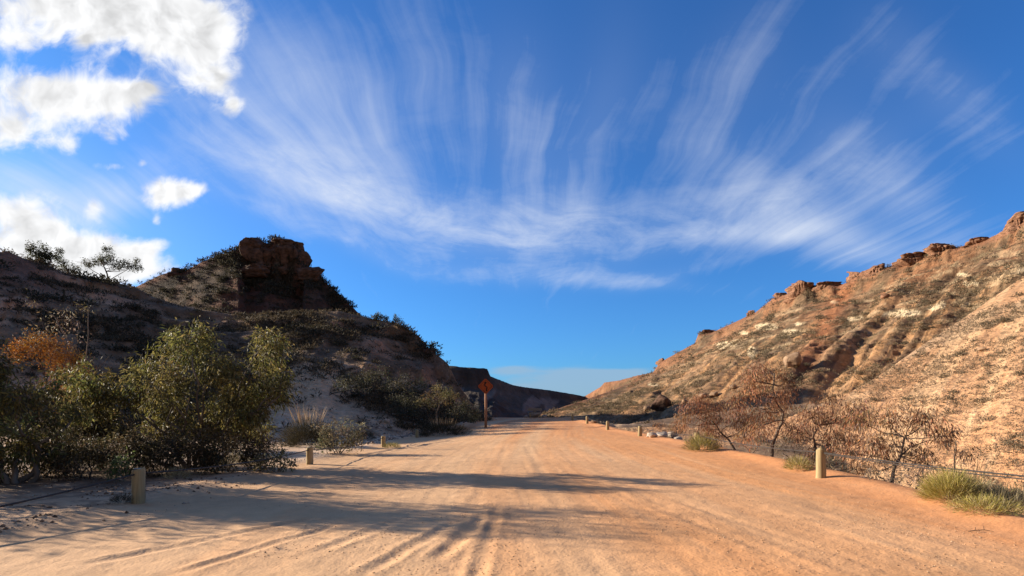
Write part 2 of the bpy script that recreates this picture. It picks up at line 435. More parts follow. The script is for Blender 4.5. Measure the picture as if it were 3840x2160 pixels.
def hummock(name, label, px, Y, r, h, n, cols, blade=(.22, .008), stalks=0, stalk_h=.9, cat='grass clump', seed=1, w=(3, 2, 2, 1), group=None, squash=1.0, spiky=.25):
    rng = np.random.default_rng(seed); P = at(px, Y)
    t = thing(name, label, cat, P, group)
    v, f, c = dome_blades(rng, r, h, n, blade, cols, w, spiky)
    v[:, 1] *= squash
    mesh_from('blades', v, f, M['blade'], False, c, parent=t)
    if stalks:
        a = rng.uniform(0, 2 * np.pi, stalks); q = rng.uniform(0, 1, stalks) ** .5
        d = np.stack([np.cos(a) * q * .42, np.sin(a) * q * .42, np.ones(stalks)], 1)
        s0 = np.stack([np.cos(a) * q * r * .4, np.sin(a) * q * r * .4, np.full(stalks, h * .80)], 1)
        v, f = leaf_quads(s0, d, stalk_h * rng.uniform(.6, 1.1, stalks), np.full(stalks, blade[1] * 1.5), rng)
        mesh_from('seed_sprays', v, f, M['blade'], False, tints(stalks, [(.38, .26, .15), (.45, .32, .19), (.30, .20, .12)], (2, 2, 1), rng), parent=t)
    return t

def rock_mesh(name, size, mat, seed, block=.55, rough=.22, sub=4, flute=0.0, link=True, beds=0.0):
    bm = bmesh.new(); bmesh.ops.create_icosphere(bm, subdivisions=sub, radius=1.0)
    v = np.array([p.co[:] for p in bm.verts]); f = np.array([[q.index for q in fc.verts] for fc in bm.faces]); bm.free()
    rng = np.random.default_rng(seed)
    p = np.sign(v) * np.abs(v) ** block; p /= np.max(np.abs(p))
    for _ in range(16):                                        # planar breaks
        nrm = rng.normal(size=3); nrm[2] *= .7; nrm = unit(nrm); dcut = rng.uniform(.55, .98)
        e = p @ nrm - dcut; p = p - np.maximum(e, 0)[:, None] * nrm * .95
    p = (p - (p.max(0) + p.min(0)) / 2) / ((p.max(0) - p.min(0)) / 2)
    s = seed * 3.1
    nn = fbm(p[:, 0] * 1.6 + s, p[:, 2] * 1.6 + p[:, 1] * 1.3, 3, seed) - .5
    n2 = fbm(p[:, 1] * 2.2 - s, p[:, 2] * 2.2 + p[:, 0], 3, seed + 5) - .5
    n3 = np.abs(fbm(p[:, 0] * 5 + p[:, 1] * 3 + s, p[:, 2] * 5 - p[:, 1] * 3, 3, seed + 7) - .5)
    p = p * (1 + rough * (nn + n2) + .5 * rough * (n3 - .12))[:, None]
    if beds:                                                   # bedding: hard and soft layers stand out and cut back
        zz = p[:, 2] + .10 * (fbm(p[:, 0] * 1.3 + s, p[:, 1] * 1.3, 2, seed + 9) - .5)
        lay = vnoise(zz * 5.5 + s, zz * 0, seed + 4); lay = sstep(.35, .65, lay) - .5
        p[:, :2] *= (1 + beds * lay)[:, None]
        ang = np.arctan2(p[:, 1], p[:, 0])
        jt = np.abs(vnoise(ang * 4.5 + s, zz * 1.1, seed + 6) - .5)
        p[:, :2] *= (1 - beds * 1.1 * (1 - sstep(.0, .10, jt)))[:, None]
    if flute:
        ang = np.arctan2(p[:, 1], p[:, 0])
        p[:, :2] *= (1 + flute * (vnoise(ang * 3.2 + 9, p[:, 2] * .35, seed + 2) - .5))[:, None]
    p = p * (np.array(size) / 2)
    return mesh_from(name, p, f, M[mat], True, link=link)

def boulder(label, pos, size, mat='tanrock', seed=1, sink=.25, rot=0.0, name='boulder', cat='boulder', group=None, **kw):
    o = rock_mesh(name, size, mat, seed, **kw)
    o.location = (pos[0], pos[1], pos[2] + size[2] * (.5 - sink)); o.rotation_euler = (0, 0, rot)
    return tag(o, label, cat, group)

# ------------------------------------------------------------------ terrain mesh
COLS = np.unique(np.concatenate([np.linspace(-3600, -120, 110), np.linspace(-120, 2700, 940), np.linspace(2700, 6200, 90)]))
ROWS = np.concatenate([[2.4], np.geomspace(2.8, 30, 330), np.arange(30.4, 120, .42), np.arange(120, 262, .8), np.arange(262, 400, 1.6), np.arange(400, 770, 4.0), np.geomspace(780, 7000, 14)])
GY, GP = np.meshgrid(ROWS, COLS, indexing='ij')
GX = (GP - CX) / F * GY
GZ, GID, GT, _ = terrain(GX, GY, True)

def lerp(a, b, t): return np.asarray(a) + (np.asarray(b) - np.asarray(a)) * t[..., None]

def albedo():
    X, Y, Z, T, P = GX, GY, GZ, GT, GP
    out = np.zeros(X.shape + (3,))
    # --- road and roadside
    xs = X + 1.6 * np.sin(Y * .05) - .0010 * Y * Y
    st = fbm(xs * .9, Y * .05, 3, 101); st2 = fbm(xs * 3.5, Y * .12, 3, 103); bl = fbm(X * .35, Y * .35, 4, 105)
    side = np.clip((X + 1.0 + .05 * Y) / 7.5 + (st - .5) * 1.5, 0, 1)
    road = lerp((.63, .385, .205), (.66, .315, .130), side)
    road = lerp(road, (.60, .37, .20), np.clip((st2 - .52) * 1.6, 0, .35))
    road = road * (.86 + .28 * bl)[..., None]
    road = lerp(road, (.50, .215, .095), sstep(30, 55, Y) * sstep(.3, .7, st) * .75)
    berm = sstep(-2.2, -.2, X - XR(Y)) * (1 - sstep(.5, 2.5, X - XR(Y)))
    road = lerp(road, (.60, .27, .115), berm * .75)
    ln = fbm(X * .6, Y * .6, 4, 107)
    left = lerp((.72, .52, .35), (.62, .42, .27), sstep(.35, .65, ln))
    left = lerp(left, (.58, .36, .20), (1 - sstep(9, 20, Y)) * .8)
    litter = sstep(.52, .66, fbm(X * 3.2, Y * 3.2, 4, 109)) * (1 - sstep(8, 30, Y)) * .55
    left = lerp(left, (.16, .10, .06), litter)
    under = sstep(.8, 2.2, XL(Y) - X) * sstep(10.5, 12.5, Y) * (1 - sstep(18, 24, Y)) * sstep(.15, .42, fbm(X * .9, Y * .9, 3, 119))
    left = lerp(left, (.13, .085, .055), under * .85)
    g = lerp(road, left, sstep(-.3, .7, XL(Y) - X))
    right = lerp((.24, .145, .085), (.16, .10, .062), sstep(.4, .6, ln))
    g = lerp(g, right, sstep(1.2, 3.2, X - XR(Y)))
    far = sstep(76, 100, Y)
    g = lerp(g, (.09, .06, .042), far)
    out[:] = g
    n1 = fbm(X / 9, Y / 9, 4, 111); n2 = fbm(X / 2.2, Y / 2.2, 4, 113); n3 = fbm(X / 30, Y / 30, 3, 115)
    hz = Z + 2.5 * (n3 - .5)
    slopeg = fbm((P - 300 * T) / 40.0, T * 2.0, 4, 117)
    i = GID == 0                                              # near left hill: brown scrub, pinkish soil, pale scree low down
    c = lerp((.19, .115, .064), (.46, .275, .16), sstep(.44, .66, n1 * .6 + n2 * .4))
    c = lerp(c, (.48, .25, .14), sstep(.58, .70, n1) * .8)
    lowpale = (1 - sstep(.18, .52, T + .25 * (n1 - .5))) * np.exp(-((P - 770) / 120.0) ** 2)
    c = lerp(c, (.78, .51, .30), np.clip(lowpale * 1.7, 0, .95))
    c = lerp(c, (.66, .47, .31), (1 - sstep(.05, .25, T)) * sstep(560, 700, P) * sstep(.35, .55, n2) * .8)
    c = lerp(c, (.34, .19, .115), np.exp(-((P - 1110) / 45.0) ** 2) * sstep(.15, .4, T) * .75)
    c = lerp(c, (.30, .20, .12), sstep(.93, 1.0, T) * sstep(640, 720, P) * (1 - sstep(900, 960, P)) * .7)
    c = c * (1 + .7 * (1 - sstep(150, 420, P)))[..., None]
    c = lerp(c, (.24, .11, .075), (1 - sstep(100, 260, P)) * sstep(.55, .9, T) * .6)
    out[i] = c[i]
    i = GID == 1                                              # peak: dark scrub, red earth bands
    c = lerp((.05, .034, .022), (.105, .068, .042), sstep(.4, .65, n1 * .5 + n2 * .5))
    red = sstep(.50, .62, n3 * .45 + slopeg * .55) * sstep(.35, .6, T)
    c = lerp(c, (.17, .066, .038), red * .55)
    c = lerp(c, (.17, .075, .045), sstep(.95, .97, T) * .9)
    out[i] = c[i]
    i = GID == 2                                              # distant mesa in shade
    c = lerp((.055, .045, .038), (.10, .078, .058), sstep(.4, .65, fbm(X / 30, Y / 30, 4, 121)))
    c = lerp(c, (.22, .18, .145), sstep(.60, .68, fbm((P - 60 * T) / 26.0, T * 2.2, 3, 123)) * sstep(.3, .5, T) * (1 - sstep(.8, .95, T)) * .8)
    out[i] = c[i]
    i = (GID == 3) | (GID == 4)                               # right hill: brown slope, cream ledges, red top
    c = lerp((.165, .098, .054), (.35, .21, .112), sstep(.36, .66, slopeg * .6 + n2 * .4))
    c = lerp(c, (.46, .25, .115), sstep(.56, .66, fbm((P - 380 * T) / 26.0 + 7, T * 1.4, 3, 129)) * (1 - sstep(.55, .8, T)) * .75)
    scrubm = sstep(.50, .62, n1 * .55 + n2 * .45) * sstep(.2, .5, T)
    c = lerp(c, (.15, .115, .065), scrubm * .75)
    top = sstep(.60, .92, T + .35 * (n3 - .5))
    c = lerp(c, (.30, .13, .06), top * sstep(.42, .66, slopeg) * .7)
    band = fbm(P / 55.0, hz / 1.5, 3, 125)
    ledge = sstep(.60, .66, band) * sstep(.32, .5, T) * (1 - sstep(.80, .95, T))
    c = lerp(c, (.48, .345, .20), ledge * (.30 + .40 * sstep(1650, 1950, P)))
    for (px, py, rx, ry) in CREAM:
        zc = CAMH + (HY - py) / F * Y; m = ((P - px) / rx) ** 2 + ((Z - zc) / (ry / F * Y)) ** 2
        c = lerp(c, (.70, .54, .33), sstep(1.12, .92, m + .8 * (n2 - .5)))
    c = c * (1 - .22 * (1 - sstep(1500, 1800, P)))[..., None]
    dark_band = fbm(P / 34.0 + 3, hz / .55, 4, 127)  # thin dark bands along the contours
    c = lerp(c, (.085, .058, .036), sstep(.585, .66, dark_band) * sstep(.22, .45, T) * .75)
    c = lerp(c, (.36, .14, .06), np.exp(-(((P - 2060) - 150 * (T - .5)) / 30.0) ** 2) * sstep(.15, .4, T) * .7)
    c = lerp(c, (.26, .12, .065), sstep(.955, .975, T) * .8)
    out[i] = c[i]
    i = GID == 5                                              # near right spur: tan sand with grey scrub
    c = lerp((.58, .36, .195), (.50, .28, .145), sstep(.4, .62, slopeg))
    c = lerp(c, (.33, .22, .13), sstep(.56, .70, n2 * .35 + n1 * .65) * .55)
    c = lerp(c, (.50, .25, .115), sstep(.56, .66, n1) * .5)
    c = lerp(c, (.46, .36, .24), sstep(.56, .68, n3) * .4)
    out[i] = c[i]
    i = GID == 6
    c = lerp((.17, .11, .068), (.29, .185, .11), sstep(.4, .62, n2))
    out[i] = c[i]
    return np.clip(out, .01, .85)

CREAM = [(2268, 787, 52, 9), (2366, 768, 14, 8), (2345, 774, 16, 6), (2148, 802, 18, 5), (1928, 822, 28, 9), (1990, 833, 22, 5), (1832, 866, 22, 6), (1815, 870, 12, 8),
         (1892, 886, 12, 14), (2160, 800, 14, 4), (1642, 968, 14, 3), (2010, 815, 12, 4), (2420, 690, 14, 4), (2100, 760, 10, 4), (1870, 838, 12, 4), (2440, 712, 22, 6), (2570, 680, 14, 5)]
ALB = albedo()

def build_terrain():
    nr, nc = GX.shape
    V = np.stack([GX, GY, GZ], -1).reshape(-1, 3); C = ALB.reshape(-1, 3)
    r, c = np.meshgrid(np.arange(nr - 1), np.arange(nc - 1), indexing='ij')
    i0 = (r * nc + c); quads = np.stack([i0, i0 + 1, i0 + nc + 1, i0 + nc], -1).reshape(-1, 4)
    fid = GID[:-1, :-1].ravel()
    onroad = ((GX > XL(GY)) & (GX < XR(GY) + .6) & (GY < 84))[:-1, :-1].ravel()
    key = np.where(fid >= 0, fid, np.where(onroad, -2, -1))
    specs = [(-2, 'dirt_road', 'road'), (-1, 'ground', 'ground'), (0, 'hill', 'hill'), (1, 'hill', 'hill'), (2, 'mesa', 'farhill'), (3, 'hill', 'farhill'), (4, 'hill', 'hill'), (5, 'hill', 'hill'), (6, 'slope', 'ground')]
    for k, name, mat in specs:
        q = quads[key == k]
        if not len(q): continue
        u, inv = np.unique(q, return_inverse=True)
        v, col, q = V[u], C[u], inv.reshape(-1, 4)
        if k == -1:                                           # the same sheet goes on behind the viewer
            n = len(v); z0 = 0.0
            ex = np.array([(-400, -300, z0), (400, -300, z0), (400, 2.4, -2.8), (6.0, 2.4, z0 - .05), (-6.0, 2.4, z0 - .05), (-400, 2.4, z0)])
            v = np.concatenate([v, ex]); col = np.concatenate([col, np.tile((.5, .33, .2), (6, 1))])
            q = np.concatenate([q, np.array([(n, n + 1, n + 3, n + 4), (n + 1, n + 2, n + 3, n + 3), (n, n + 4, n + 5, n + 5)])])
            faces = [tuple(dict.fromkeys(map(int, x))) for x in q[-3:]]
            o = mesh_from(name, v, q[:-3], M[mat], True, col, 'albedo')
            bmx = bmesh.new(); bmx.from_mesh(o.data); bmx.verts.ensure_lookup_table()
            for fc in faces: bmx.faces.new([bmx.verts[x] for x in fc]).smooth = True
            bmx.to_mesh(o.data); bmx.free()
        else:
            o = mesh_from(name, v, q, M[mat], True, col, 'albedo')
        tag(o, kind='structure')
build_terrain()

# ------------------------------------------------------------------ bollards and cables
def bollard(label, px, Y, h=.6, r=.105, seed=1, lean=0.0, group=None):
    P = at(px, Y)
    t = thing('bollard', label, 'bollard', P, group)
    mb = MB(); 
    zs = [-.15, 0, .1, h * .5, h - .05, h - .015, h]; rr = [1.02, 1.02, 1, .98, .98, .93, .82]
    rng = np.random.default_rng(seed)
    mb.tube([(lean * z + .004 * rng.normal(), .004 * rng.normal(), z) for z in zs], [r * k for k in rr], 18, cap=False)
    mb.build('post', M['post'], t)
    e = MB(); n = len(zs)
    e.tube([(lean * h, 0, h - .004), (lean * h, 0, h + .004)], [r * .84, r * .70], 18); e.build('post_top', M['postend'], t, smooth=False)
    return P + np.array([lean * h, 0, h])

LB = [bollard('shaded round timber bollard nearest the leafy bushes on the left roadside', 348, 10.0, .62, .108, 1, .01),
      bollard('timber bollard between the two low leafy roadside shrubs on the left', 779, 18.2, .56, .11, 2, .0),
      bollard('timber bollard past the grey-green roadside shrub, casting a thin shadow on sand', 965, 28.0, .55, .115, 3, -.02),
      bollard('last and smallest timber bollard of the left row, before the orange sign', 1049, 40.0, .58, .12, 4, .0)]
RB = [bollard('large yellowish timber bollard beside the scorched trees, nearest on the right', 2065, 14.1, .74, .118, 5, .01),
      bollard('timber bollard standing in a green grass clump on the right road edge', 1753, 23.5, .72, .12, 6, .0),
      bollard('timber bollard left of the white rocks on the right road edge', 1610, 34.5, .64, .13, 7, .02),
      bollard('timber bollard beside the dark gully shadow on the right road edge', 1529, 40.5, .62, .12, 8, -.02),
      bollard('small timber bollard second from the far end of the right row', 1477, 49.0, .62, .12, 9, .0),
      bollard('farthest timber bollard of the right row near the road crest', 1440, 59.0, .62, .12, 10, .0)]

def cable(name, label, pts, r, sag, dz):
    mb = MB(); 
    for a, b in zip(pts[:-1], pts[1:]):
        a = a + np.array([0, 0, -dz]); b = b + np.array([0, 0, -dz]); q = np.linspace(0, 1, 17)[:, None]
        p = a + (b - a) * q; p[:, 2] -= sag * np.linalg.norm(b - a) * (4 * q * (1 - q))[:, 0]
        mb.tube(p, r, 6)
    return tag(mb.build(name, M['cable']), label, 'cable')
PL = np.array([-7.5, 4.2, .30]); PR = np.array([8.9, 5.5, .80])
cable('barrier_cable', 'dark steel cable strung through the left row of bollards', [PL] + LB, .016, .012, .09)
cable('barrier_cable', 'upper dark steel cable running through the right row of bollards', [PR] + RB, .014, .010, .10)
cable('barrier_cable', 'lower second cable strand leaving the large bollard towards the dry grass tangle', [PR + np.array([.05, 0, -.035]), RB[0] + np.array([0, 0, -.02])], .011, .013, .10)

# ------------------------------------------------------------------ road sign
def road_sign():
    P = at(1222, 47.0); t = thing('road_sign', 'orange diamond curve-warning sign on a tall timber post', 'road sign', P)
    H = CAMH + (HY - 972) / F * 47.0 - P[2]
    mb = MB(); mb.tube([(0, 0, -.2), (.01, 0, H * .5), (0.0, 0, H + .3)], [.115, .11, .105], 12); mb.build('post', M['signpost'], t)
    s = .62; yf = -.135
    p = MB(); b = []
    for y in (yf, yf + .02):
        for k in range(4):
            a = math.pi / 2 * k; 
            for da in (-.12, .12): p.v.append(np.array([s * math.cos(a + da) , y, H + s * math.sin(a + da)]))
    p.f = [tuple(range(8)), tuple(range(15, 7, -1))] + [(k, (k + 1) % 8, 8 + (k + 1) % 8, 8 + k) for k in range(8)]
    pan = p.build('sign_panel', M['signback'], t, smooth=False)
    def ribbon(pts, w, y):
        m = MB(); pts = np.array(pts, float)
        for i in range(len(pts)):
            d = pts[min(i + 1, len(pts) - 1)] - pts[max(i - 1, 0)]; d /= np.linalg.norm(d); nn = np.array([-d[1], d[0]])
            for sg in (1, -1): q = pts[i] + nn * sg * w / 2; m.v.append(np.array([q[0], y, H + q[1]]))
        m.f = [(2 * i, 2 * i + 1, 2 * i + 3, 2 * i + 2) for i in range(len(pts) - 1)]
        return m
    a = ribbon([(.06, -.40), (.07, -.24), (.12, -.12), (.05, -.03), (-.08, .05), (-.12, .14), (-.04, .23), (-.03, .26)], .10, yf - .004)
    n = len(a.v); a.v += [np.array([-.17, yf - .004, H + .25]), np.array([.11, yf - .004, H + .25]), np.array([-.02, yf - .004, H + .43])]; a.f.append((n, n + 1, n + 2))
    a.build('arrow', M['signblack'], pan, smooth=False)
    r = s * .86; bd = ribbon([(r * math.cos(x), r * math.sin(x)) for x in [math.pi / 2 * k for k in range(5)]], .03, yf - .003); bd.build('border', M['signblack'], pan, smooth=False)
road_sign()

# ------------------------------------------------------------------ marker of stone and boards at the end of the road
def end_marker():
    P = at(1345, 72.0); t = thing('roadside_marker', 'grey board lying on a boxy stone base at the end of the road', 'marker', P)
    mb = MB(); mb.box((0, 0, 1.05), (1.9, .5, .34), .05, .94); mb.build('board', M['greyboard'], t, smooth=False)
    mb = MB(); mb.box((0, 0, .72), (.34, .3, .36)); mb.build('stem', M['greyboard'], t, smooth=False)
    o = rock_mesh('stone_base', (1.8, .9, .95), 'greyrock', 8, block=.4, rough=.12, sub=3); o.location = (-.05, .1, .32); o.parent = t
    for x in (-.62, .62):
        mb = MB(); mb.tube([(x, -.5, -.1), (x, -.5, .52)], .085, 8); mb.build('short_post', M['post'], t)
    for k, (x, s) in enumerate(((-1.15, .62), (1.2, .7))):
        boulder('low grey stone on the %s side of the board at the road end' % ('left' if x < 0 else 'right'), P + np.array([x, -.2, 0]), (s, .5, .45), 'greyrock', 40 + k, name='stone', cat='stone', sub=3)
end_marker()

# ------------------------------------------------------------------ rock outcrops and boulders
def outcrop(label, px0, px1, pytop, pybot, Y, depth, mat, seed, sink=.12, **kw):
    w = (px1 - px0) / F * Y; ht = (pybot - pytop) / F * Y
    c = pix((px0 + px1) / 2, pybot, Y)
    o = rock_mesh('rock_outcrop', (w * 1.16, depth * 1.1, ht * 1.34), mat, seed, **kw)
    o.location = (c[0], Y + depth * (.25 if 'dark' in mat else .05), c[2] + ht * (.40 if 'dark' in mat else .50))
    return tag(o, label, 'rock outcrop')
outcrop('left block of the summit cliff on the dark peak, with pale vertical streaks', 622, 684, 606, 668, 148, 7.0, 'darkrock', 3, flute=.3, block=.5, rough=.26, sub=5, beds=.24)
outcrop('right taller block of the summit cliff on the dark peak', 686, 762, 602, 682, 148, 8.5, 'darkrock', 12, flute=.3, block=.5, rough=.26, sub=5, beds=.24)
outcrop('dark broken shelf under the left summit block', 600, 668, 664, 690, 143, 4.5, 'darkrock', 27, sub=4, beds=.24)
outcrop('dark broken shelf on the right shoulder below the summit', 752, 806, 672, 706, 145, 4.5, 'darkrock', 28, sub=4, beds=.24)
outcrop('small rock knob on the peak hill shoulder left of the summit', 424, 462, 676, 702, 149, 4.0, 'darkrock', 21, sub=4, beds=.2)
outcrop('small cap rock on the end of the near spur above the dark saddle', 1018, 1056, 842, 868, 81, 2.6, 'darkrock', 22, sub=3)
outcrop('lone dark rock on the near spur below two tiny trees', 1066, 1094, 876, 902, 76.5, 2.0, 'darkrock', 23, sub=3)
for k, (a, b, t, u, Y, d, lab) in enumerate([
        (1756, 1792, 836, 866, 324, 9, 'small lone cap rock low on the lit right ridge'),
        (1948, 1990, 742, 778, 268, 9, 'red brown rock ledge left of the shadowed notch on the right ridge'),
        (1996, 2046, 715, 764, 246, 11, 'red brown rock tower with a shadowed right side on the right ridge'),
        (2054, 2110, 713, 746, 239, 10, 'broken red rock between the tower and the pale cap block on the right ridge'),
        (2136, 2184, 686, 738, 226, 11, 'rounded rock left half of the paired cap blocks on the right ridge'),
        (2176, 2232, 676, 738, 216, 12, 'big pale brown cap block standing over a dark shadow on the right ridge'),
        (2270, 2330, 644, 676, 203, 9, 'low layered rock shelf between the cap block and the high shelf'),
        (2340, 2402, 620, 654, 195, 9, 'high layered rock shelf with dark overhang on the right ridge'),
        (2530, 2590, 553, 632, 171, 10, 'tall orange rock pillar at the right edge of the picture'),
        (2440, 2490, 600, 620, 184, 6, 'flat rock ledge between the high shelf and the orange pillar'),
        (1655, 1676, 904, 922, 345, 6, 'small dark stub of rock where the right ridge drops to the far cliffs'),
        (1880, 1906, 783, 800, 292, 5, 'small dark rock on the ridge left of the red ledges')]):
    outcrop(lab, a, b, t, u, Y, d, 'rock', 60 + k, block=.5, rough=.26, flute=.2, sub=5, beds=.26)

B = []
for k, (px, py, r, lab, mat, asp) in enumerate([
        (1664, 1016, 23, 'large dark rounded boulder in the gully shadow on the right', 'darkrock', .95),
        (1995, 905, 21, 'brown boulder alone half way up the right slope above the tall scorched tree', 'tanrock', .9),
        (1628, 1028, 11, 'small stone just left of the large gully boulder', 'tanrock', .7),
        (1722, 1008, 10, 'flat stone right of the large gully boulder', 'tanrock', .6),
        (1768, 996, 11, 'angular stone further up the row right of the gully boulder', 'tanrock', .6),
        (1795, 990, 12, 'second angular stone in the row right of the gully boulder', 'tanrock', .6),
        (1844, 972, 9, 'small stone at the upper end of the row above the gully shadow', 'tanrock', .6),
        (1880, 960, 9, 'uppermost stone of the row left of the scorched crown', 'tanrock', .6),
        (1495, 1060, 7, 'small round rock just right of the far bollards', 'tanrock', .7),
        (2470, 880, 10, 'dark stone on the tan spur at the far right', 'tanrock', .6),
        (2228, 742, 10, 'small rock below the pale brown cap block', 'rock', .6)]):
    p = hit(px, py + r * .7)
    if p is None: continue
    s = 2 * r / F * p[1]
    boulder(lab, p, (s, s, s * asp), mat, 100 + k, .12, k * 1.3, sub=4 if r > 15 else 3)
WR = [(1642, 1088, 13, .55), (1668, 1093, 16, .45), (1690, 1084, 13, .8), (1706, 1092, 11, .5), (1632, 1096, 9, .5), (1655, 1080, 9, .6)]
WL = ['pale slab in the white rock pile right of the roadside bollard, at its left', 'widest flat white rock at the front of the white rock pile', 'upright white rock on top of the white rock pile',
      'white rock at the right end of the white rock pile', 'smallest white rock beside the bollard at the pile\'s left end', 'small white rock at the back of the white rock pile']
for k, ((px, py, r, asp), lab) in enumerate(zip(WR, WL)):
    Y = 32.5 + (k % 3) * .6; p = at(px, Y); p[2] = max(p[2], .05); s = 2 * r / F * Y
    boulder(lab, p, (s, s * .8, s * asp), 'palerock', 130 + k, .1, k, name='white_rock', cat='rock', sub=3, block=.5)
RB_SP = [(955, 1062, 6), (972, 1064, 8), (1000, 1060, 5), (1018, 1068, 5), (1036, 1052, 4), (990, 1046, 4), (1058, 1060, 5), (938, 1052, 4), (1025, 1040, 4), (965, 1040, 4), (1045, 1072, 4), (912, 1030, 4), (880, 1016, 4), (985, 1074, 4), (930, 1070, 3), (900, 1048, 3), (1070, 1050, 4), (1010, 1028, 3)]
proto = None
for k, (px, py, r) in enumerate(RB_SP):
    p = hit(px, py)
    if p is None: continue
    s = 2 * r / F * p[1]
    boulder('pale broken rock in the rubble at the foot of the shaded slope' if k not in (1,) else 'largest pale round rock in the rubble at the foot of the shaded slope', p, (s * 1.2, s, s * .75), 'palerock' if k % 3 else 'greyrock', 150 + k, .2, k * .7,
            name='rubble_rock', cat='rock', sub=3, group='rubble rocks at the foot of the shaded slope')

# ------------------------------------------------------------------ near plants, left side
plant('leafy_bush', 'big olive green bush with spreading pale stems, tallest of the left roadside bushes', 'bush', 478, 16.5,
      [(520, 858, 44), (455, 880, 52), (395, 925, 60), (300, 962, 62), (258, 1000, 42), (352, 1010, 62), (450, 985, 70), (560, 925, 62), (632, 880, 52), (664, 850, 34),
       (640, 955, 62), (692, 985, 40), (560, 1012, 64), (622, 1036, 52), (296, 1052, 48), (400, 1074, 60), (500, 1066, 52), (250, 1050, 34), (335, 1100, 46), (545, 1066, 44), (605, 1076, 36), (664, 1044, 34), (706, 944, 28), (716, 990, 20), (232, 960, 30), (480, 1105, 40)],
      leaf=(.16, .040), count=760, trunk_r=.07, depth=1.15, seed=11, droop=.5, twigs=6, sub=15, spread=.26)
plant('leafy_bush', 'olive green bush cut off by the left edge of the picture', 'bush', 40, 12.8,
      [(0, 925, 52), (66, 962, 48), (112, 1000, 46), (28, 1020, 74), (-60, 960, 80), (-120, 1050, 80), (104, 1068, 56), (20, 1105, 66), (-50, 1120, 74), (140, 1040, 34), (-150, 980, 70), (70, 1130, 46)],
      leaf=(.14, .036), count=900, trunk_r=.07, depth=1.0, seed=12, cols=GREEN + OLIVE[:2], w=(3, 3, 1, 2, 3, 2), droop=.5, sub=15, spread=.26)
plant('leafy_bush', 'olive bush standing just outside the left edge that shades the near road', 'bush', -350, 11.2,
      [(-350, 850, 110), (-450, 880, 120), (-250, 890, 110), (-380, 980, 140), (-520, 960, 120), (-230, 1010, 90), (-420, 1100, 120)],
      leaf=(.16, .042), count=380, trunk_r=.09, depth=1.3, seed=13, sub=9)
plant('leafy_bush', 'taller olive bush outside the left edge whose shade reaches the middle of the road', 'bush', -230, 13.6,
      [(-200, 700, 100), (-290, 760, 110), (-160, 800, 90), (-250, 860, 110), (-340, 880, 100), (-150, 900, 90), (-220, 960, 100), (-310, 990, 110), (-240, 640, 80), (-180, 1040, 90)],
      leaf=(.16, .042), count=420, trunk_r=.09, depth=1.3, seed=20, sub=9)
plant('dying_bush', 'bush with orange dead foliage and bare branches behind the left bush', 'bush', 150, 26.0,
      [(72, 862, 32), (55, 895, 28), (112, 900, 30), (122, 935, 28), (165, 900, 30), (190, 935, 30), (150, 945, 34), (160, 985, 26), (92, 872, 26), (40, 875, 18)],
      leaf=(.12, .036), count=800, cols=ORANGE, w=(3, 3, 2, 1), trunk_r=.06, depth=.9, seed=14, bark='charbark', leafmat='dryleaf', droop=.25,
      bare=[[(150, 1010), (205, 960), (250, 925), (275, 895)], [(160, 990), (225, 955), (268, 930)], [(150, 1000), (120, 960), (100, 930)]], spread=.42)
plant('sparse_tree', 'thin sparse tree with a few pale leaves rising above the orange bush', 'tree', 165, 27.5,
      [(128, 812, 24), (150, 798, 20), (95, 842, 20), (140, 860, 26), (180, 850, 20), (118, 770, 14), (148, 780, 14)],
      leaf=(.16, .045), count=130, cols=[(.17, .12, .075), (.12, .085, .05), (.32, .26, .20), (.08, .065, .04)], trunk_r=.055, seed=15, bark='bark',
      trunk=[(168, 1010), (160, 960), (172, 905), (185, 870), (160, 840), (140, 800)], droop=.5, spread=.5, twigs=7)
plant('bare_sapling', 'slender bare sapling with a wispy top on the shaded hillside', 'tree', 200, 33.0,
      [(222, 772, 18), (205, 768, 13), (238, 782, 13)], leaf=(.12, .03), count=90, cols=OLIVE, trunk_r=.045, seed=16, trunk=[(198, 980), (210, 930), (218, 888), (222, 840), (222, 775)],
      bare=[[(205, 935), (235, 905), (240, 895)]], spread=.5)
plant('low_shrub', 'small bright leafy shrub right behind the shaded near bollard', 'shrub', 300, 13.2, [(296, 1168, 26), (320, 1160, 20), (272, 1182, 20), (300, 1190, 22)],
      leaf=(.09, .028), count=900, cols=[(.10, .14, .045), (.07, .10, .035), (.14, .17, .06)], w=(2, 2, 1), trunk_r=.02, depth=.25, seed=17, droop=.05)
plant('low_shrub', 'low leafy shrub left of the second bollard on the left roadside', 'shrub', 692, 15.6,
      [(660, 1152, 22), (690, 1140, 24), (715, 1150, 22), (676, 1170, 24), (708, 1175, 22), (650, 1178, 18), (725, 1168, 15)],
      leaf=(.11, .038), count=620, cols=GREY + GREEN[:1], w=(3, 3, 2, 2, 2), trunk_r=.02, depth=.3, seed=18, droop=-.05)
plant('low_shrub', 'grey green shrub with upright leafy twigs between two left bollards', 'shrub', 852, 22.8,
      [(815, 1092, 24), (850, 1075, 22), (885, 1090, 26), (905, 1105, 20), (840, 1112, 30), (880, 1122, 28), (800, 1075, 14), (910, 1080, 14), (820, 1128, 22)],
      leaf=(.14, .036), count=560, cols=GREY, w=(3, 3, 2, 2), trunk_r=.025, depth=.5, seed=19, droop=-.3, twigs=8)
hummock('spinifex_hummock', 'dark round spinifex hummock topped with tall straw seed stalks', 776, 28.0, 1.5, 1.35, 7000, SPIN_DARK, (.30, .014), 80, 1.15, seed=21, w=(2, 2, 2, 2))
hummock('spinifex_hummock', 'long low dark spinifex mound left of the orange sign', 1112, 42.0, 2.4, .95, 3800, SPIN_DARK, (.36, .018), 60, .7, seed=22, w=(2, 2, 2, 2), squash=.55)
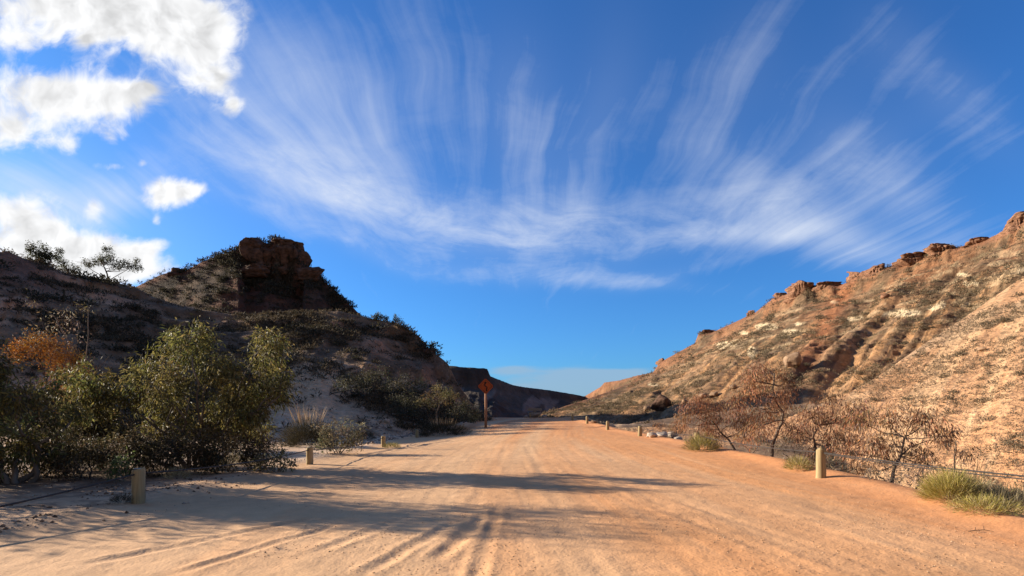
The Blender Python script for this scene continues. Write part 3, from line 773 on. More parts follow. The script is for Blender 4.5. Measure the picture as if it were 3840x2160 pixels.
hummock('grass_clump', 'brown rounded grass dome under the right side of the big bush', 620, 24.0, 1.15, 1.1, 3200, [(.105, .075, .045), (.08, .055, .035), (.13, .095, .055)], (.40, .012), 0, seed=23, w=(2, 2, 1))
hummock('grass_clump', 'olive brown grass clump between the two big left bushes', 205, 15.6, .95, .55, 2200, [(.14, .12, .05), (.10, .085, .04), (.18, .14, .07)], (.34, .011), 30, .7, seed=24, w=(2, 2, 1))
hummock('grass_clump', 'small dry grass tuft at the foot of the big bush by the sunlit sand', 447, 13.8, .28, .2, 420, SPIN_DRY, (.20, .008), 0, seed=25)
hummock('grass_clump', 'dark little grass clump touching the left side of the shaded bollard', 306, 9.9, .20, .13, 420, SPIN_DARK, (.10, .006), 0, seed=26, w=(2, 2, 2, 2))
hummock('grass_clump', 'green yellow grass tuft beside the third left bollard', 985, 27.0, .42, .18, 420, SPIN_GREEN, (.22, .010), 0, seed=27)
hummock('grass_clump', 'small dark tuft behind the last left bollard', 1066, 40.5, .35, .35, 420, SPIN_DARK, (.22, .012), 0, seed=28, w=(2, 2, 2, 2))
hummock('grass_clump', 'pale dry grass at the foot of the low leafy shrub', 588, 17.4, .45, .32, 700, SPIN_DRY, (.30, .009), 0, seed=29)
hummock('grass_clump', 'dark low hummock among pale rubble on the shaded flat', 920, 36.5, .72, .55, 900, SPIN_DARK, (.25, .014), 0, seed=30, w=(2, 2, 2, 2))
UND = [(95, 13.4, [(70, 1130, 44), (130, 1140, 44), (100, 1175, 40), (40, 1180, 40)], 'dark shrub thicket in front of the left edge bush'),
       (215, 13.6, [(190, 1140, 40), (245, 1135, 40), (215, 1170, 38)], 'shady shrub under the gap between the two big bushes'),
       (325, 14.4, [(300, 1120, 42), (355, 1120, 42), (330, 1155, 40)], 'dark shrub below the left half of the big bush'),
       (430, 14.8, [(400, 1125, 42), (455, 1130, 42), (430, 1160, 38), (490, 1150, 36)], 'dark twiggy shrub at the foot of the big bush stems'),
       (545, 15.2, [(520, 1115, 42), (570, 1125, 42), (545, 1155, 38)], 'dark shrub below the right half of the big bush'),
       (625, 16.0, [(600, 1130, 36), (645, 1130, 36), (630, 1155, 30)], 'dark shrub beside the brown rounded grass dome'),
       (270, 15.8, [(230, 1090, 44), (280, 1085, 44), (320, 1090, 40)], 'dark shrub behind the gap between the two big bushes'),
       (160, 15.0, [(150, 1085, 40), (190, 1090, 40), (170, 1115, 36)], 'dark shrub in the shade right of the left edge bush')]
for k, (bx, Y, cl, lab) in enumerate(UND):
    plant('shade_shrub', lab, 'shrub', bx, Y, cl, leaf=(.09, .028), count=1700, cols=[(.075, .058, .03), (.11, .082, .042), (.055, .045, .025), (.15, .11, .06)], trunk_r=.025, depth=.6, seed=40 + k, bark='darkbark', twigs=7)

# trees and shrubs on the shaded slope and skyline
SK = [('skyline_tree', 'dense gnarled tree leaning over the far left skyline', 118, 71.8, [(98, 632, 17), (118, 640, 18), (86, 626, 11), (130, 632, 12), (108, 655, 14)], [(120, 672), (128, 655), (118, 642)], 300),
      ('skyline_tree', 'low wispy tree right of the dense tree on the left skyline', 178, 76.2, [(158, 662, 14), (172, 670, 12), (150, 674, 10), (188, 676, 9)], [(176, 690), (168, 676), (160, 664)], 200),
      ('skyline_tree', 'wide open eucalypt with several pale forked stems on the left skyline', 272, 80.3, [(266, 644, 15), (245, 656, 14), (222, 660, 12), (288, 655, 12), (308, 662, 13), (330, 664, 14), (268, 626, 9), (338, 652, 7), (290, 668, 10)], [(272, 712), (270, 690), (262, 672), (256, 658)], 190),
      ('skyline_tree', 'round little tree on the near spur skyline', 956, 83.5, [(952, 797, 8), (964, 797, 8), (944, 800, 6)], [(956, 808), (956, 798)], 420),
      ('skyline_tree', 'twiggy little tree right of the round one on the spur skyline', 996, 83.5, [(988, 803, 8), (1002, 800, 8), (1010, 808, 7)], [(996, 816), (996, 804)], 170),
      ('skyline_tree', 'tiny tree poking above the lone dark rock on the spur', 1086, 76.0, [(1083, 868, 5), (1090, 866, 5)], [(1086, 886), (1086, 868)], 300),
      ('skyline_tree', 'tiny tree on the right side of the lone dark rock on the spur', 1102, 75.0, [(1100, 884, 6), (1107, 890, 5)], [(1102, 900), (1102, 886)], 300)]
for k, (nm, lab, bx, Y, cl, tr, cnt) in enumerate(SK):
    plant(nm, lab, 'tree', bx, Y, cl, leaf=(.30, .085), count=cnt, cols=[(.05, .055, .025), (.07, .075, .035), (.035, .04, .02)], w=(2, 2, 1), trunk_r=.13, depth=.7, seed=60 + k, trunk=tr, bark='bark', sub=7, spread=.36, twigs=6,
          bare=[[(274, 705), (300, 690), (318, 680), (330, 668)], [(268, 700), (235, 682), (205, 660), (190, 658)]] if 'eucalypt' in lab else ())
plant('small_tree', 'small olive tree with visible forked trunk behind the long spinifex mound', 'tree', 1100, 45.0,
      [(1072, 1000, 16), (1100, 985, 20), (1128, 985, 18), (1140, 1000, 14), (1085, 1012, 14), (1115, 1004, 16), (1060, 1012, 12)], leaf=(.16, .05), count=300, cols=OLIVE, trunk_r=.10, depth=.8, seed=70,
      trunk=[(1100, 1058), (1098, 1038), (1106, 1018)], bark='bark', sub=8)
for k, (bx, Y, cl, lab) in enumerate([
        (1185, 48.5, [(1165, 1020, 20), (1190, 1030, 22), (1180, 1050, 20), (1150, 1040, 20), (1200, 1050, 14)], 'dark bushy shrub directly left of the orange sign'),
        (1020, 46.0, [(1000, 1010, 22), (1030, 1015, 22), (1015, 1035, 20), (1045, 1035, 18)], 'dark shrub left of the small forked tree'),
        (865, 43.0, [(845, 965, 20), (880, 955, 22), (865, 985, 24), (900, 985, 22), (905, 962, 16)], 'large dark shrub thicket on the pale scree slope'),
        (940, 50.0, [(920, 950, 24), (960, 945, 24), (985, 965, 22), (940, 975, 24)], 'dark shrub thicket right of the pale scree'),
        (1040, 52.0, [(1010, 960, 22), (1050, 965, 20), (1035, 985, 18)], 'dark shrub under the orange cut of the spur end'),
        (710, 46.0, [(690, 880, 24), (730, 885, 22), (715, 905, 22)], 'dark shrub above the pale scree beside the big bush top')]):
    plant('slope_shrub', lab, 'shrub', bx, Y, cl, leaf=(.17, .06), count=230, cols=[(.05, .05, .028), (.075, .07, .036), (.035, .034, .02), (.10, .09, .05)], trunk_r=.05, depth=.9, seed=80 + k, bark='darkbark', sub=8,
          base=hit(bx, max(c[1] + c[2] * .6 for c in cl)))

# ------------------------------------------------------------------ scorched trees and grasses, right side
BUR = dict(leaf=(.13, .024), cols=BROWN, w=(4, 3, 2, 2, 3), droop=.75, bark='charbark', leafmat='dryleaf', depth=.7, spread=.42, sub=10, twigs=10)
plant('scorched_tree', 'tallest scorched tree with a crooked pale and black trunk', 'tree', 1940, 19.5,
      [(1930, 948, 36), (1880, 985, 36), (1985, 990, 34), (1850, 1020, 30), (1915, 1030, 34), (1960, 930, 26), (2000, 955, 22), (1890, 945, 24), (1975, 1035, 26), (1905, 1075, 30), (2005, 1080, 24), (1880, 1100, 24)], count=800, seed=101, trunk_r=.062,
      trunk=[(1940, 1150), (1944, 1115), (1957, 1083), (1968, 1060), (1970, 1038), (1952, 1012), (1944, 980), (1948, 940)], **BUR)
plant('scorched_tree', 'bushy scorched tree left of the tallest, with black forked base', 'tree', 1842, 24.0,
      [(1735, 1028, 30), (1775, 1050, 32), (1815, 1030, 30), (1850, 1060, 30), (1720, 1060, 22), (1880, 1080, 24), (1790, 1080, 26), (1760, 1010, 18), (1815, 1100, 26), (1870, 1050, 24)], count=800, seed=102, trunk_r=.055,
      trunk=[(1850, 1125), (1835, 1108), (1815, 1090), (1800, 1068)], **BUR)
plant('scorched_tree', 'scorched tree directly behind the large right bollard', 'tree', 2052, 18.5,
      [(2035, 1050, 34), (2085, 1060, 36), (2125, 1030, 32), (2105, 1000, 22), (2030, 1090, 28), (2075, 1100, 28), (2150, 1060, 24), (2110, 1120, 30), (2150, 1110, 26), (2050, 1140, 26)], count=800, seed=103, trunk_r=.055,
      trunk=[(2058, 1170), (2052, 1130), (2046, 1100), (2060, 1070)], **BUR)
plant('scorched_tree', 'wide scorched tree with pale leaning stem right of the large bollard', 'tree', 2248, 15.0,
      [(2195, 1062, 38), (2250, 1045, 36), (2300, 1060, 34), (2335, 1095, 26), (2180, 1115, 34), (2270, 1120, 38), (2215, 1150, 34), (2300, 1040, 24), (2150, 1140, 26), (2200, 1190, 28), (2290, 1165, 30), (2330, 1140, 24)], count=820, seed=104, trunk_r=.05,
      trunk=[(2238, 1230), (2250, 1180), (2268, 1140), (2275, 1100)], bare=[[(2262, 1150), (2290, 1125), (2330, 1110), (2360, 1105)]], **BUR)
plant('scorched_tree', 'thin scorched sapling behind the green spinifex clump', 'tree', 2405, 15.5, [(2400, 1090, 22), (2415, 1120, 20), (2390, 1135, 18)], count=800, seed=105, trunk_r=.03, trunk=[(2405, 1190), (2402, 1150), (2405, 1110)], **BUR)
plant('scorched_shrub', 'small reddish scorched shrub above the white rock pile', 'shrub', 1682, 33.5, [(1668, 1072, 13), (1690, 1070, 14), (1706, 1078, 12)], count=800, seed=106, trunk_r=.03, **BUR)
for k, (bx, Y, cl, lab) in enumerate([(2130, 15.5, [(2105, 1165, 28), (2150, 1175, 28), (2130, 1195, 22)], 'grey tangle of dead twigs right of the large bollard'),
                                      (2225, 13.6, [(2190, 1190, 28), (2240, 1200, 30), (2270, 1190, 24)], 'grey tangle of dead twigs under the wide scorched tree'),
                                      (2320, 12.6, [(2290, 1195, 26), (2330, 1200, 24)], 'grey tangle of dead twigs left of the green spinifex clump'),
                                      (1990, 19.0, [(1975, 1110, 24), (2010, 1115, 22), (1960, 1130, 18)], 'tangle of dead twigs at the right of the tallest scorched trunk'),
                                      (1890, 21.0, [(1870, 1110, 20), (1905, 1115, 20)], 'tangle of dead twigs at the left of the tallest scorched trunk')]):
    plant('dead_shrub', lab, 'dead shrub', bx, Y, cl, leaf=(.16, .010), count=620, cols=[(.17, .135, .105), (.12, .09, .07), (.24, .20, .16), (.07, .05, .04)], trunk_r=.022, depth=.4, seed=110 + k, bark='charbark', leafmat='dryleaf', twigs=14, sub=14, droop=.0, leafname='crown')
hummock('spinifex_hummock', 'bright green yellow spinifex clump on the right road edge', 2390, 9.9, .44, .48, 4600, SPIN_GREEN, (.22, .0055), 0, seed=121, w=(3, 2, 2, 2), spiky=.22)
hummock('spinifex_hummock', 'straw coloured spinifex with tall thin stalks behind the bright green clump', 2440, 11.6, .62, .62, 2600, SPIN_DRY + SPIN_GREEN[2:], (.22, .007), 26, .75, seed=122, w=(2, 2, 1, 2, 2, 2))
hummock('grass_tangle', 'wide tangle of grey green dry grass at the right picture edge', 2535, 9.6, .85, .36, 4200, SPIN_DRY + [(.16, .12, .08), (.24, .22, .09)], (.26, .006), 0, seed=123, w=(2, 2, 3, 1, 3, 2), spiky=.75)
hummock('grass_tangle', 'low green grass fringe in front of the grey green tangle', 2475, 8.7, .50, .22, 1700, SPIN_GREEN + SPIN_DRY[:1], (.15, .006), 0, seed=124, w=(3, 3, 2, 1, 2), spiky=.6)
hummock('spinifex_hummock', 'grey green spinifex around the second right bollard', 1766, 23.0, .72, .62, 2200, SPIN_GREEN[:2] + SPIN_DRY[:3], (.30, .010), 30, .5, seed=125, w=(2, 3, 2, 1, 2))
hummock('spinifex_hummock', 'small green spinifex left of the large right bollard', 2008, 15.6, .38, .34, 1300, SPIN_GREEN + SPIN_DRY[:2], (.18, .007), 0, seed=126, w=(3, 3, 1, 1, 2, 2))
# fallen twig on the road shoulder
def fallen_twig():
    P = at(2465, 7.6); t = thing('fallen_twig', 'small dry forked twig lying on the right road shoulder', 'twig', P)
    mb = MB(); mb.tube([(-.16, 0, .012), (-.05, .02, .02), (.06, 0, .03), (.17, -.03, .012)], [.004, .005, .005, .002], 5)
    for a, b in (((-.05, .02, .02), (.02, .09, .05)), ((.06, 0, .03), (.10, .06, .07)), ((0, .01, .025), (-.06, -.06, .02))): mb.tube([a, b], [.004, .002], 5)
    mb.build('stem', M['darkbark'], t)
fallen_twig()

# ------------------------------------------------------------------ scattered shrubs on the hills
def shrub_mesh(seed, n, cols, leaf=.22, w=None):
    w = w or (2, 2, 1, 1, 1)[:len(cols)]; rng = np.random.default_rng(seed)
    v, f, c = dome_blades(rng, .5, .55, n, (leaf, leaf * .34), cols, w, .55)
    lump = rng.normal(size=(6, 3)) * .2; k = rng.integers(0, 6, n)
    v = v + np.repeat(lump[k] * (1, 1, .4), 4, 0)
    v[:, 2] = np.maximum(v[:, 2], -.05)
    return v, f, c
def share(name, label, cat, group, pts, sizes, protos):
    first = {}
    for k, (p, s) in enumerate(zip(pts, sizes)):
        j = k % len(protos)
        if j not in first:
            v, f, c = protos[j]
            o = first[j] = mesh_from(name, v, f, M['dryleaf'], False, c)
        else:
            o = first[j].copy(); COL.objects.link(o)
        o.location = (p[0], p[1], p[2] - .04 * s); o.scale = (s, s, s * .8); o.rotation_euler = (0, 0, k * 2.4)
        tag(o, label, cat, group)
def visible_pts(ids, n, rng, x0=-20, x1=2600, y0=500, y1=1130, minsep=0):
    pts = []; tries = 0
    while len(pts) < n and tries < n * 12:
        tries += 1
        px, py = rng.uniform(x0, x1), rng.uniform(y0, y1)
        p = hit(px, py)
        if p is None: continue
        _, lid, _, _ = terrain(p[:1], p[1:2], True)
        if lid[0] in ids: pts.append((p, px, py))
    return pts
rng = np.random.default_rng(5)
dk = [shrub_mesh(200 + k, 150, [(.045, .043, .026), (.065, .058, .034), (.03, .03, .02), (.09, .078, .05)]) for k in range(4)]
off_scree = lambda L: [q for q in L if not (670 < q[1] < 840 and q[2] > 880) and not (660 < q[1] < 1060 and q[2] > 1010)]
lp = visible_pts({0}, 115, rng, 300, 1180, 770, 1040) + visible_pts({0}, 75, rng, -10, 420, 660, 960)
lp = off_scree(lp)
share('hillside_shrub', 'dark rounded shrub among many on the shaded left hillside', 'shrub', 'shrubs scattered over the shaded left hillside', [p for p, _, _ in lp], [(14 + 40 * rng.uniform(0, 1) ** 2) / F * p[1] for p, _, _ in lp], dk)
pk = visible_pts({1}, 60, rng, 360, 930, 640, 790)
share('hillside_shrub', 'dark shrub among many on the slope of the dark peak', 'shrub', 'shrubs scattered over the dark peak', [p for p, _, _ in pk], [rng.uniform(10, 22) / F * p[1] for p, _, _ in pk], dk)
gr = [shrub_mesh(220 + k, 130, [(.13, .105, .062), (.17, .135, .085), (.10, .085, .05), (.20, .15, .10)]) for k in range(4)]
rp = visible_pts({5}, 95, rng, 2100, 2590, 690, 1150)
share('hillside_shrub', 'dry grey brown shrub among many on the tan right spur', 'shrub', 'shrubs scattered over the tan right spur', [p for p, _, _ in rp], [(7 + 26 * rng.uniform(0, 1) ** 2) / F * p[1] for p, _, _ in rp], gr)
hp = visible_pts({4}, 70, rng, 1500, 2576, 580, 1010)
share('hillside_shrub', 'brown olive shrub among many on the tall right hillside', 'shrub', 'shrubs scattered over the tall right hillside', [p for p, _, _ in hp], [rng.uniform(9, 22) / F * p[1] for p, _, _ in hp], gr)

def scrub(name, ids, n, size, cols, seed, tmpl_n=16, x0=-60, x1=2640):
    rng = np.random.default_rng(seed)
    vis = np.isin(GID, ids) & (GP > x0) & (GP < x1) & (GT > .02) & (GT < 1.02) & (GY < 420)
    r, c = np.nonzero(vis)
    w = 1.0 / (1 + 0 * r); w = w * (.06 + sstep(.46, .60, fbm(GX[r, c] / 11, GY[r, c] / 11, 3, seed)))
    w = w * np.where(GID[r, c] == 0, 1 - .96 * sstep(.62, .25, GT[r, c]) * np.exp(-((GP[r, c] - 770) / 150.0) ** 4), 1)
    k = rng.choice(len(r), n, p=w / w.sum())
    T = [shrub_mesh(seed + q, tmpl_n, cols, .42) for q in range(5)]
    V, FF, CC = [], [], []; base = 0
    P = np.stack([GX[r[k], c[k]], GY[r[k], c[k]], GZ[r[k], c[k]]], 1) + rng.normal(size=(n, 3)) * (.25, .25, 0)
    P[:, 2] = terrain(P[:, 0], P[:, 1])
    sz = size * rng.uniform(.35, 1.25, n) * (.45 + P[:, 1] / 150)
    for q in range(5):
        i = np.nonzero(np.arange(n) % 5 == q)[0]; v, f, cc = T[q]
        a = rng.uniform(0, 6.28, len(i)); cs, sn = np.cos(a), np.sin(a)
        vv = np.stack([v[None, :, 0] * cs[:, None] - v[None, :, 1] * sn[:, None], v[None, :, 0] * sn[:, None] + v[None, :, 1] * cs[:, None], np.repeat(v[None, :, 2], len(i), 0)], -1)
        vv = vv * sz[i][:, None, None] + P[i][:, None, :]
        ff = f[None] + (np.arange(len(i)) * len(v))[:, None, None] + base
        V.append(vv.reshape(-1, 3)); FF.append(ff.reshape(-1, 4)); CC.append((np.repeat(cc[None], len(i), 0) * rng.uniform(.7, 1.3, (len(i), 1, 1))).reshape(-1, 3)); base += len(i) * len(v)
    o = mesh_from(name, np.concatenate(V), np.concatenate(FF), M['dryleaf'], False, np.concatenate(CC))
    return tag(o, kind='stuff')
tag(scrub('scrub', [0], 9000, .85, [(.075, .06, .036), (.11, .085, .052), (.055, .046, .028), (.26, .19, .125), (.17, .13, .08)], 301), 'dark low scrub covering the shaded left hillside', 'scrub')
tag(scrub('scrub', [1], 6500, 1.0, [(.045, .042, .026), (.065, .058, .036), (.035, .032, .022), (.11, .095, .06)], 311, x0=200, x1=1160), 'dark low scrub covering the peak', 'scrub')
tag(scrub('scrub', [4, 6], 5200, .80, [(.15, .115, .065), (.20, .15, .09), (.11, .09, .05), (.25, .19, .12)], 321, x0=1350), 'brown low scrub covering the tall right hillside', 'scrub')
tag(scrub('scrub', [5], 2300, .50, [(.20, .15, .095), (.25, .185, .115), (.14, .11, .07), (.30, .22, .14)], 331, x0=1900), 'grey brown low scrub covering the tan right spur', 'scrub')

# ------------------------------------------------------------------ loose stones and leaf litter
def stones(name, label, cat, n, regions, smin, smax, cols, seed):
    rng = np.random.default_rng(seed)
    base = np.array([(1, 0, 0), (-1, 0, 0), (0, 1, 0), (0, -1, 0), (0, 0, .75), (0, 0, -.75)], float)
    tri = np.array([(0, 2, 4), (2, 1, 4), (1, 3, 4), (3, 0, 4), (2, 0, 5), (1, 2, 5), (3, 1, 5), (0, 3, 5)])
    P = []
    for (x0, x1, y0, y1, k) in regions:
        m = int(n * k); P.append(np.stack([rng.uniform(x0, x1, m), rng.uniform(y0, y1, m)], 1))
    P = np.concatenate(P); d = fbm(P[:, 0] * 1.1, P[:, 1] * 1.1, 3, seed); P = P[d + rng.uniform(-.12, .12, len(P)) > .47]
    m = len(P); z = terrain(P[:, 0], P[:, 1]); s = smin + (smax - smin) * rng.uniform(0, 1, m) ** 3
    v = base[None] * s[:, None, None] * rng.uniform(.6, 1.3, (m, 6, 1)) 
    a = rng.uniform(0, 6.28, m); cs, sn = np.cos(a)[:, None], np.sin(a)[:, None]
    vv = np.stack([v[..., 0] * cs - v[..., 1] * sn, v[..., 0] * sn + v[..., 1] * cs, v[..., 2]], -1) + np.stack([P[:, 0], P[:, 1], z + s * .25], 1)[:, None, :]
    f = (tri[None] + (np.arange(m) * 6)[:, None, None]).reshape(-1, 3)
    c = np.repeat(np.array(cols)[rng.integers(0, len(cols), m)] * rng.uniform(.7, 1.2, (m, 1)), 6, 0)
    return tag(mesh_from(name, vv.reshape(-1, 3), f, M['stone'], False, c), label, cat, kind='stuff')
stones('gravel', 'loose stones strewn over the dirt road', 'gravel', 14000, [(-3.0, 6.5, 4.5, 9, .60), (-6, 8, 9, 16, .24), (4, 8.5, 8, 20, .16)], .004, .013, [(.52, .33, .19), (.48, .28, .15), (.60, .42, .26), (.40, .24, .13)], 401)
stones('leaf_litter', 'dark stones and leaf litter on the left roadside sand', 'litter', 2600, [(-9.5, -5.8, 7.0, 13, .6), (-11, -6.8, 12, 20, .4)], .008, .045, [(.20, .12, .07), (.13, .08, .05), (.30, .19, .11), (.45, .36, .26)], 402)
stones('gravel', 'pale rubble at the foot of the shaded slope', 'gravel', 3200, [(-16, -7.5, 29, 44, 1.0)], .03, .13, [(.45, .37, .30), (.36, .29, .23), (.24, .19, .15)], 403)

# ------------------------------------------------------------------ sky: Nishita plus procedural cloud cover on the sky sphere
def build_world():
    w = bpy.data.worlds.new('World'); scene.world = w; w.use_nodes = True
    nt = w.node_tree; nt.nodes.clear()
    out = nt.nodes.new('ShaderNodeOutputWorld'); bg = nt.nodes.new('ShaderNodeBackground'); nt.links.new(bg.outputs[0], out.inputs[0])
    sky = nt.nodes.new('ShaderNodeTexSky'); sky.sky_type = 'NISHITA'; sky.sun_disc = False
    sky.sun_elevation = SUN_EL; sky.sun_rotation = -(math.pi / 2 - SUN_AHEAD)
    sky.altitude = 0; sky.air_density = 1.0; sky.dust_density = .6; sky.ozone_density = 2.2
    def m(op, a, b=None, c=None, clamp=False):
        n = nt.nodes.new('ShaderNodeMath'); n.operation = op; n.use_clamp = clamp
        for i, v in enumerate((a, b, c)):
            if v is None: continue
            if isinstance(v, (int, float)): n.inputs[i].default_value = v
            else: nt.links.new(v, n.inputs[i])
        return n.outputs[0]
    def vm(op, a, b=None):
        n = nt.nodes.new('ShaderNodeVectorMath'); n.operation = op
        for i, v in enumerate((a, b)):
            if v is None: continue
            if isinstance(v, tuple): n.inputs[i].default_value = v
            else: nt.links.new(v, n.inputs[i])
        return n.outputs['Value'] if op in ('DOT_PRODUCT', 'LENGTH') else n.outputs[0]
    def comb(a, b, c=0.0):
        n = nt.nodes.new('ShaderNodeCombineXYZ')
        for i, v in enumerate((a, b, c)):
            if isinstance(v, (int, float)): n.inputs[i].default_value = v
            else: nt.links.new(v, n.inputs[i])
        return n.outputs[0]
    def smooth(v, a, b):
        n = nt.nodes.new('ShaderNodeMapRange'); n.interpolation_type = 'SMOOTHSTEP'; nt.links.new(v, n.inputs[0])
        n.inputs[1].default_value, n.inputs[2].default_value, n.inputs[3].default_value, n.inputs[4].default_value = a, b, 0, 1
        return n.outputs[0]
    def noise(v, s, d=5, r=.55, dist=0.0):
        n = nt.nodes.new('ShaderNodeTexNoise'); nt.links.new(v, n.inputs['Vector'])
        n.inputs['Scale'].default_value = s; n.inputs['Detail'].default_value = d; n.inputs['Roughness'].default_value = r; n.inputs['Distortion'].default_value = dist
        return n
    def mix(f, a, b):
        n = nt.nodes.new('ShaderNodeMix'); n.data_type = 'RGBA'
        if isinstance(f, (int, float)): n.inputs[0].default_value = f
        else: nt.links.new(f, n.inputs[0])
        for i, v in ((6, a), (7, b)):
            if isinstance(v, tuple): n.inputs[i].default_value = v
            else: nt.links.new(v, n.inputs[i])
        return n.outputs[2]
    tc = nt.nodes.new('ShaderNodeTexCoord'); sp = nt.nodes.new('ShaderNodeSeparateXYZ'); nt.links.new(tc.outputs['Generated'], sp.inputs[0])
    x, y, z = sp.outputs
    ys = m('MAXIMUM', y, .05)
    P = comb(m('MULTIPLY_ADD', m('DIVIDE', x, ys), 1.4, 1.288), m('MULTIPLY_ADD', m('DIVIDE', z, ys), -1.4, 1.045))   # tangent-plane bearing / elevation of the view to the north
    front = smooth(y, .05, .25)
    def blob(cx, cy, rx, ry, rot=0.0, q=P):
        d = vm('SUBTRACT', q, (cx, cy, 0))
        if rot:
            r = nt.nodes.new('ShaderNodeVectorRotate'); r.rotation_type = 'Z_AXIS'; nt.links.new(d, r.inputs[0]); r.inputs['Angle'].default_value = math.radians(rot); d = r.outputs[0]
        d = vm('MULTIPLY', d, (1 / rx, 1 / ry, 0))
        return m('POWER', math.e, m('MULTIPLY', vm('DOT_PRODUCT', d, d), -1.0))
    def total(L):
        s = None
        for k, (amp, *b) in enumerate(L):
            v = m('MULTIPLY', blob(*b), amp); s = v if s is None else m('ADD', s, v)
        return s
    # high streaky cloud on a plane above: the streaks run away along one heading
    zc = m('ADD', m('MAXIMUM', z, 0.0), .07)
    Q = comb(m('DIVIDE', x, zc), m('DIVIDE', y, zc))
    wp = noise(Q, .8, 3, .5); wv = vm('SUBTRACT', wp.outputs['Color'], (.5, .5, .5))
    Qw = vm('ADD', Q, vm('MULTIPLY', wv, (.42, .5, 0)))
    s1 = noise(vm('MULTIPLY', Qw, (8.5, .40, 1)), 1.0, 5, .60, 0.0).outputs[0]
    s2 = noise(vm('MULTIPLY', Qw, (2.6, .30, 1)), 1.0, 4, .58, .10).outputs[0]
    Pw = vm('ADD', P, vm('MULTIPLY', vm('SUBTRACT', noise(P, 3.2, 4, .55).outputs['Color'], (.5, .5, .5)), (.20, .20, 0)))
    s3 = noise(vm('MULTIPLY', Pw, (1.0, 1.7, 1)), 5.0, 9, .66, .35).outputs[0]
    spw = nt.nodes.new('ShaderNodeSeparateXYZ'); nt.links.new(vm('ADD', P, vm('MULTIPLY', vm('SUBTRACT', noise(P, 2.2, 4, .55).outputs['Color'], (.5, .5, .5)), (.16, .16, 0))), spw.inputs[0])
    du = m('SUBTRACT', spw.outputs[0], 1.40)
    bq = m('MULTIPLY_ADD', m('MULTIPLY', du, du), .33, spw.outputs[1])                     # arcs that sag towards the end of the valley
    def bell(v, c, w):
        t = m('DIVIDE', m('SUBTRACT', v, c), w); return m('POWER', math.e, m('MULTIPLY', m('MULTIPLY', t, t), -1.0))
    arc = m('MULTIPLY', m('MULTIPLY_ADD', bell(bq, .59, .10), .92, m('MULTIPLY', bell(bq, .705, .03), .45)), bell(spw.outputs[0], 1.25, .85))
    a1 = noise(comb(m('MULTIPLY', spw.outputs[0], 1.9), m('MULTIPLY', bq, 15.0)), 1.0, 7, .60, .25).outputs[0]
    a2 = noise(comb(m('MULTIPLY', spw.outputs[0], 3.2), m('MULTIPLY', bq, 8.0), 3.0), 1.3, 9, .68, .7).outputs[0]
    cover = total([(.40, .84, .37, .30, .24), (.22, .66, .14, .22, .16), (.34, 1.83, .592, .16, .034), (.26, 1.62, .712, .24, .022, -5),
                   (.32, 1.32, .36, .11, .26, 6), (.26, 1.48, .40, .07, .20, -14), (.30, 1.95, .50, .34, .10, -35), (.30, 2.30, .52, .34, .10, -35), (.26, 2.42, .25, .30, .09, -42), (.34, 2.2, .64, .34, .07, -18), (.55, .06, .47, .22, .10), (.45, .25, .53, .26, .08, 28), (.18, 1.2, .15, .9, .3),
                   (.10, 1.56, .12, .10, .26, 0), (.16, 1.85, .16, .10, .30, -28), (.12, 2.2, .12, .14, .30, -40), (.12, 2.2, .35, .5, .22, -30)])
    cover = m('MULTIPLY_ADD', arc, .58, cover)
    st = m('MULTIPLY_ADD', s1, .58, m('MULTIPLY_ADD', s2, .46, m('MULTIPLY', s3, .20)))
    lw = m('SUBTRACT', m('MULTIPLY_ADD', a1, .55, m('MULTIPLY_ADD', a2, .85, m('MULTIPLY', s3, .45))), .33)
    wl = m('MULTIPLY', arc, .95, clamp=True)
    tex = m('ADD', m('MULTIPLY', st, m('SUBTRACT', 1.0, wl)), m('MULTIPLY', lw, wl))
    lo = m('MULTIPLY_ADD', cover, -.42, .72)
    ci = m('MULTIPLY', m('SUBTRACT', tex, m('ADD', lo, .01)), 2.6, clamp=True)
    ci = m('MULTIPLY_ADD', smooth(cover, 0.0, .9), .32, ci)
    ci = m('MULTIPLY', m('MULTIPLY', ci, m('MINIMUM', m('MULTIPLY_ADD', cover, .70, .18), .84)), m('MULTIPLY', front, .95))
    # low grey bank at the end of the valley
    bank = smooth(m('ADD', total([(1.1, 1.45, .968, .26, .042), (.7, 1.29, .930, .05, .012), (.7, 1.52, .938, .12, .012)]), m('MULTIPLY', m('SUBTRACT', noise(vm('MULTIPLY', P, (1, 4.5, 1)), 8, 5, .55).outputs[0], .5), 1.1)), .35, .95)
    # cumulus
    cu_f = total([(.95, .10, .015, .30, .075), (.95, .36, .05, .22, .075), (1.0, .475, .10, .10, .11), (.75, .54, .195, .055, .07), (.5, .585, .255, .022, .03), (.6, .02, .10, .10, .03),
                  (1.0, .10, .225, .20, .062), (.9, .03, .33, .13, .055), (.9, .25, .265, .11, .050), (.6, .315, .225, .045, .03), (.65, .285, .345, .042, .03), (.45, .18, .37, .025, .03),
                  (1.05, .430, .487, .072, .040), (.6, .490, .478, .032, .022), (.6, .285, .418, .055, .018), (.55, .396, .556, .016, .014), (.6, .235, .530, .030, .032), (.55, .36, .41, .018, .013), (.5, .22, .10, .03, .02), (.5, .37, .225, .03, .02), (.5, .60, .28, .03, .03),
                  (1.0, .05, .53, .115, .048), (.9, .115, .585, .06, .03), (1.0, .02, .62, .20, .05), (.95, .265, .635, .105, .042), (.75, .372, .622, .048, .026), (.8, .30, .68, .16, .03), (.9, .05, .70, .3, .05)])
    def puff(v): 
        a = noise(v, 9.0, 8, .60, .1).outputs[0]; b = noise(v, 26.0, 6, .6, .2).outputs[0]
        return m('MULTIPLY_ADD', a, .80, m('MULTIPLY', b, .20))
    pn = puff(Pw)
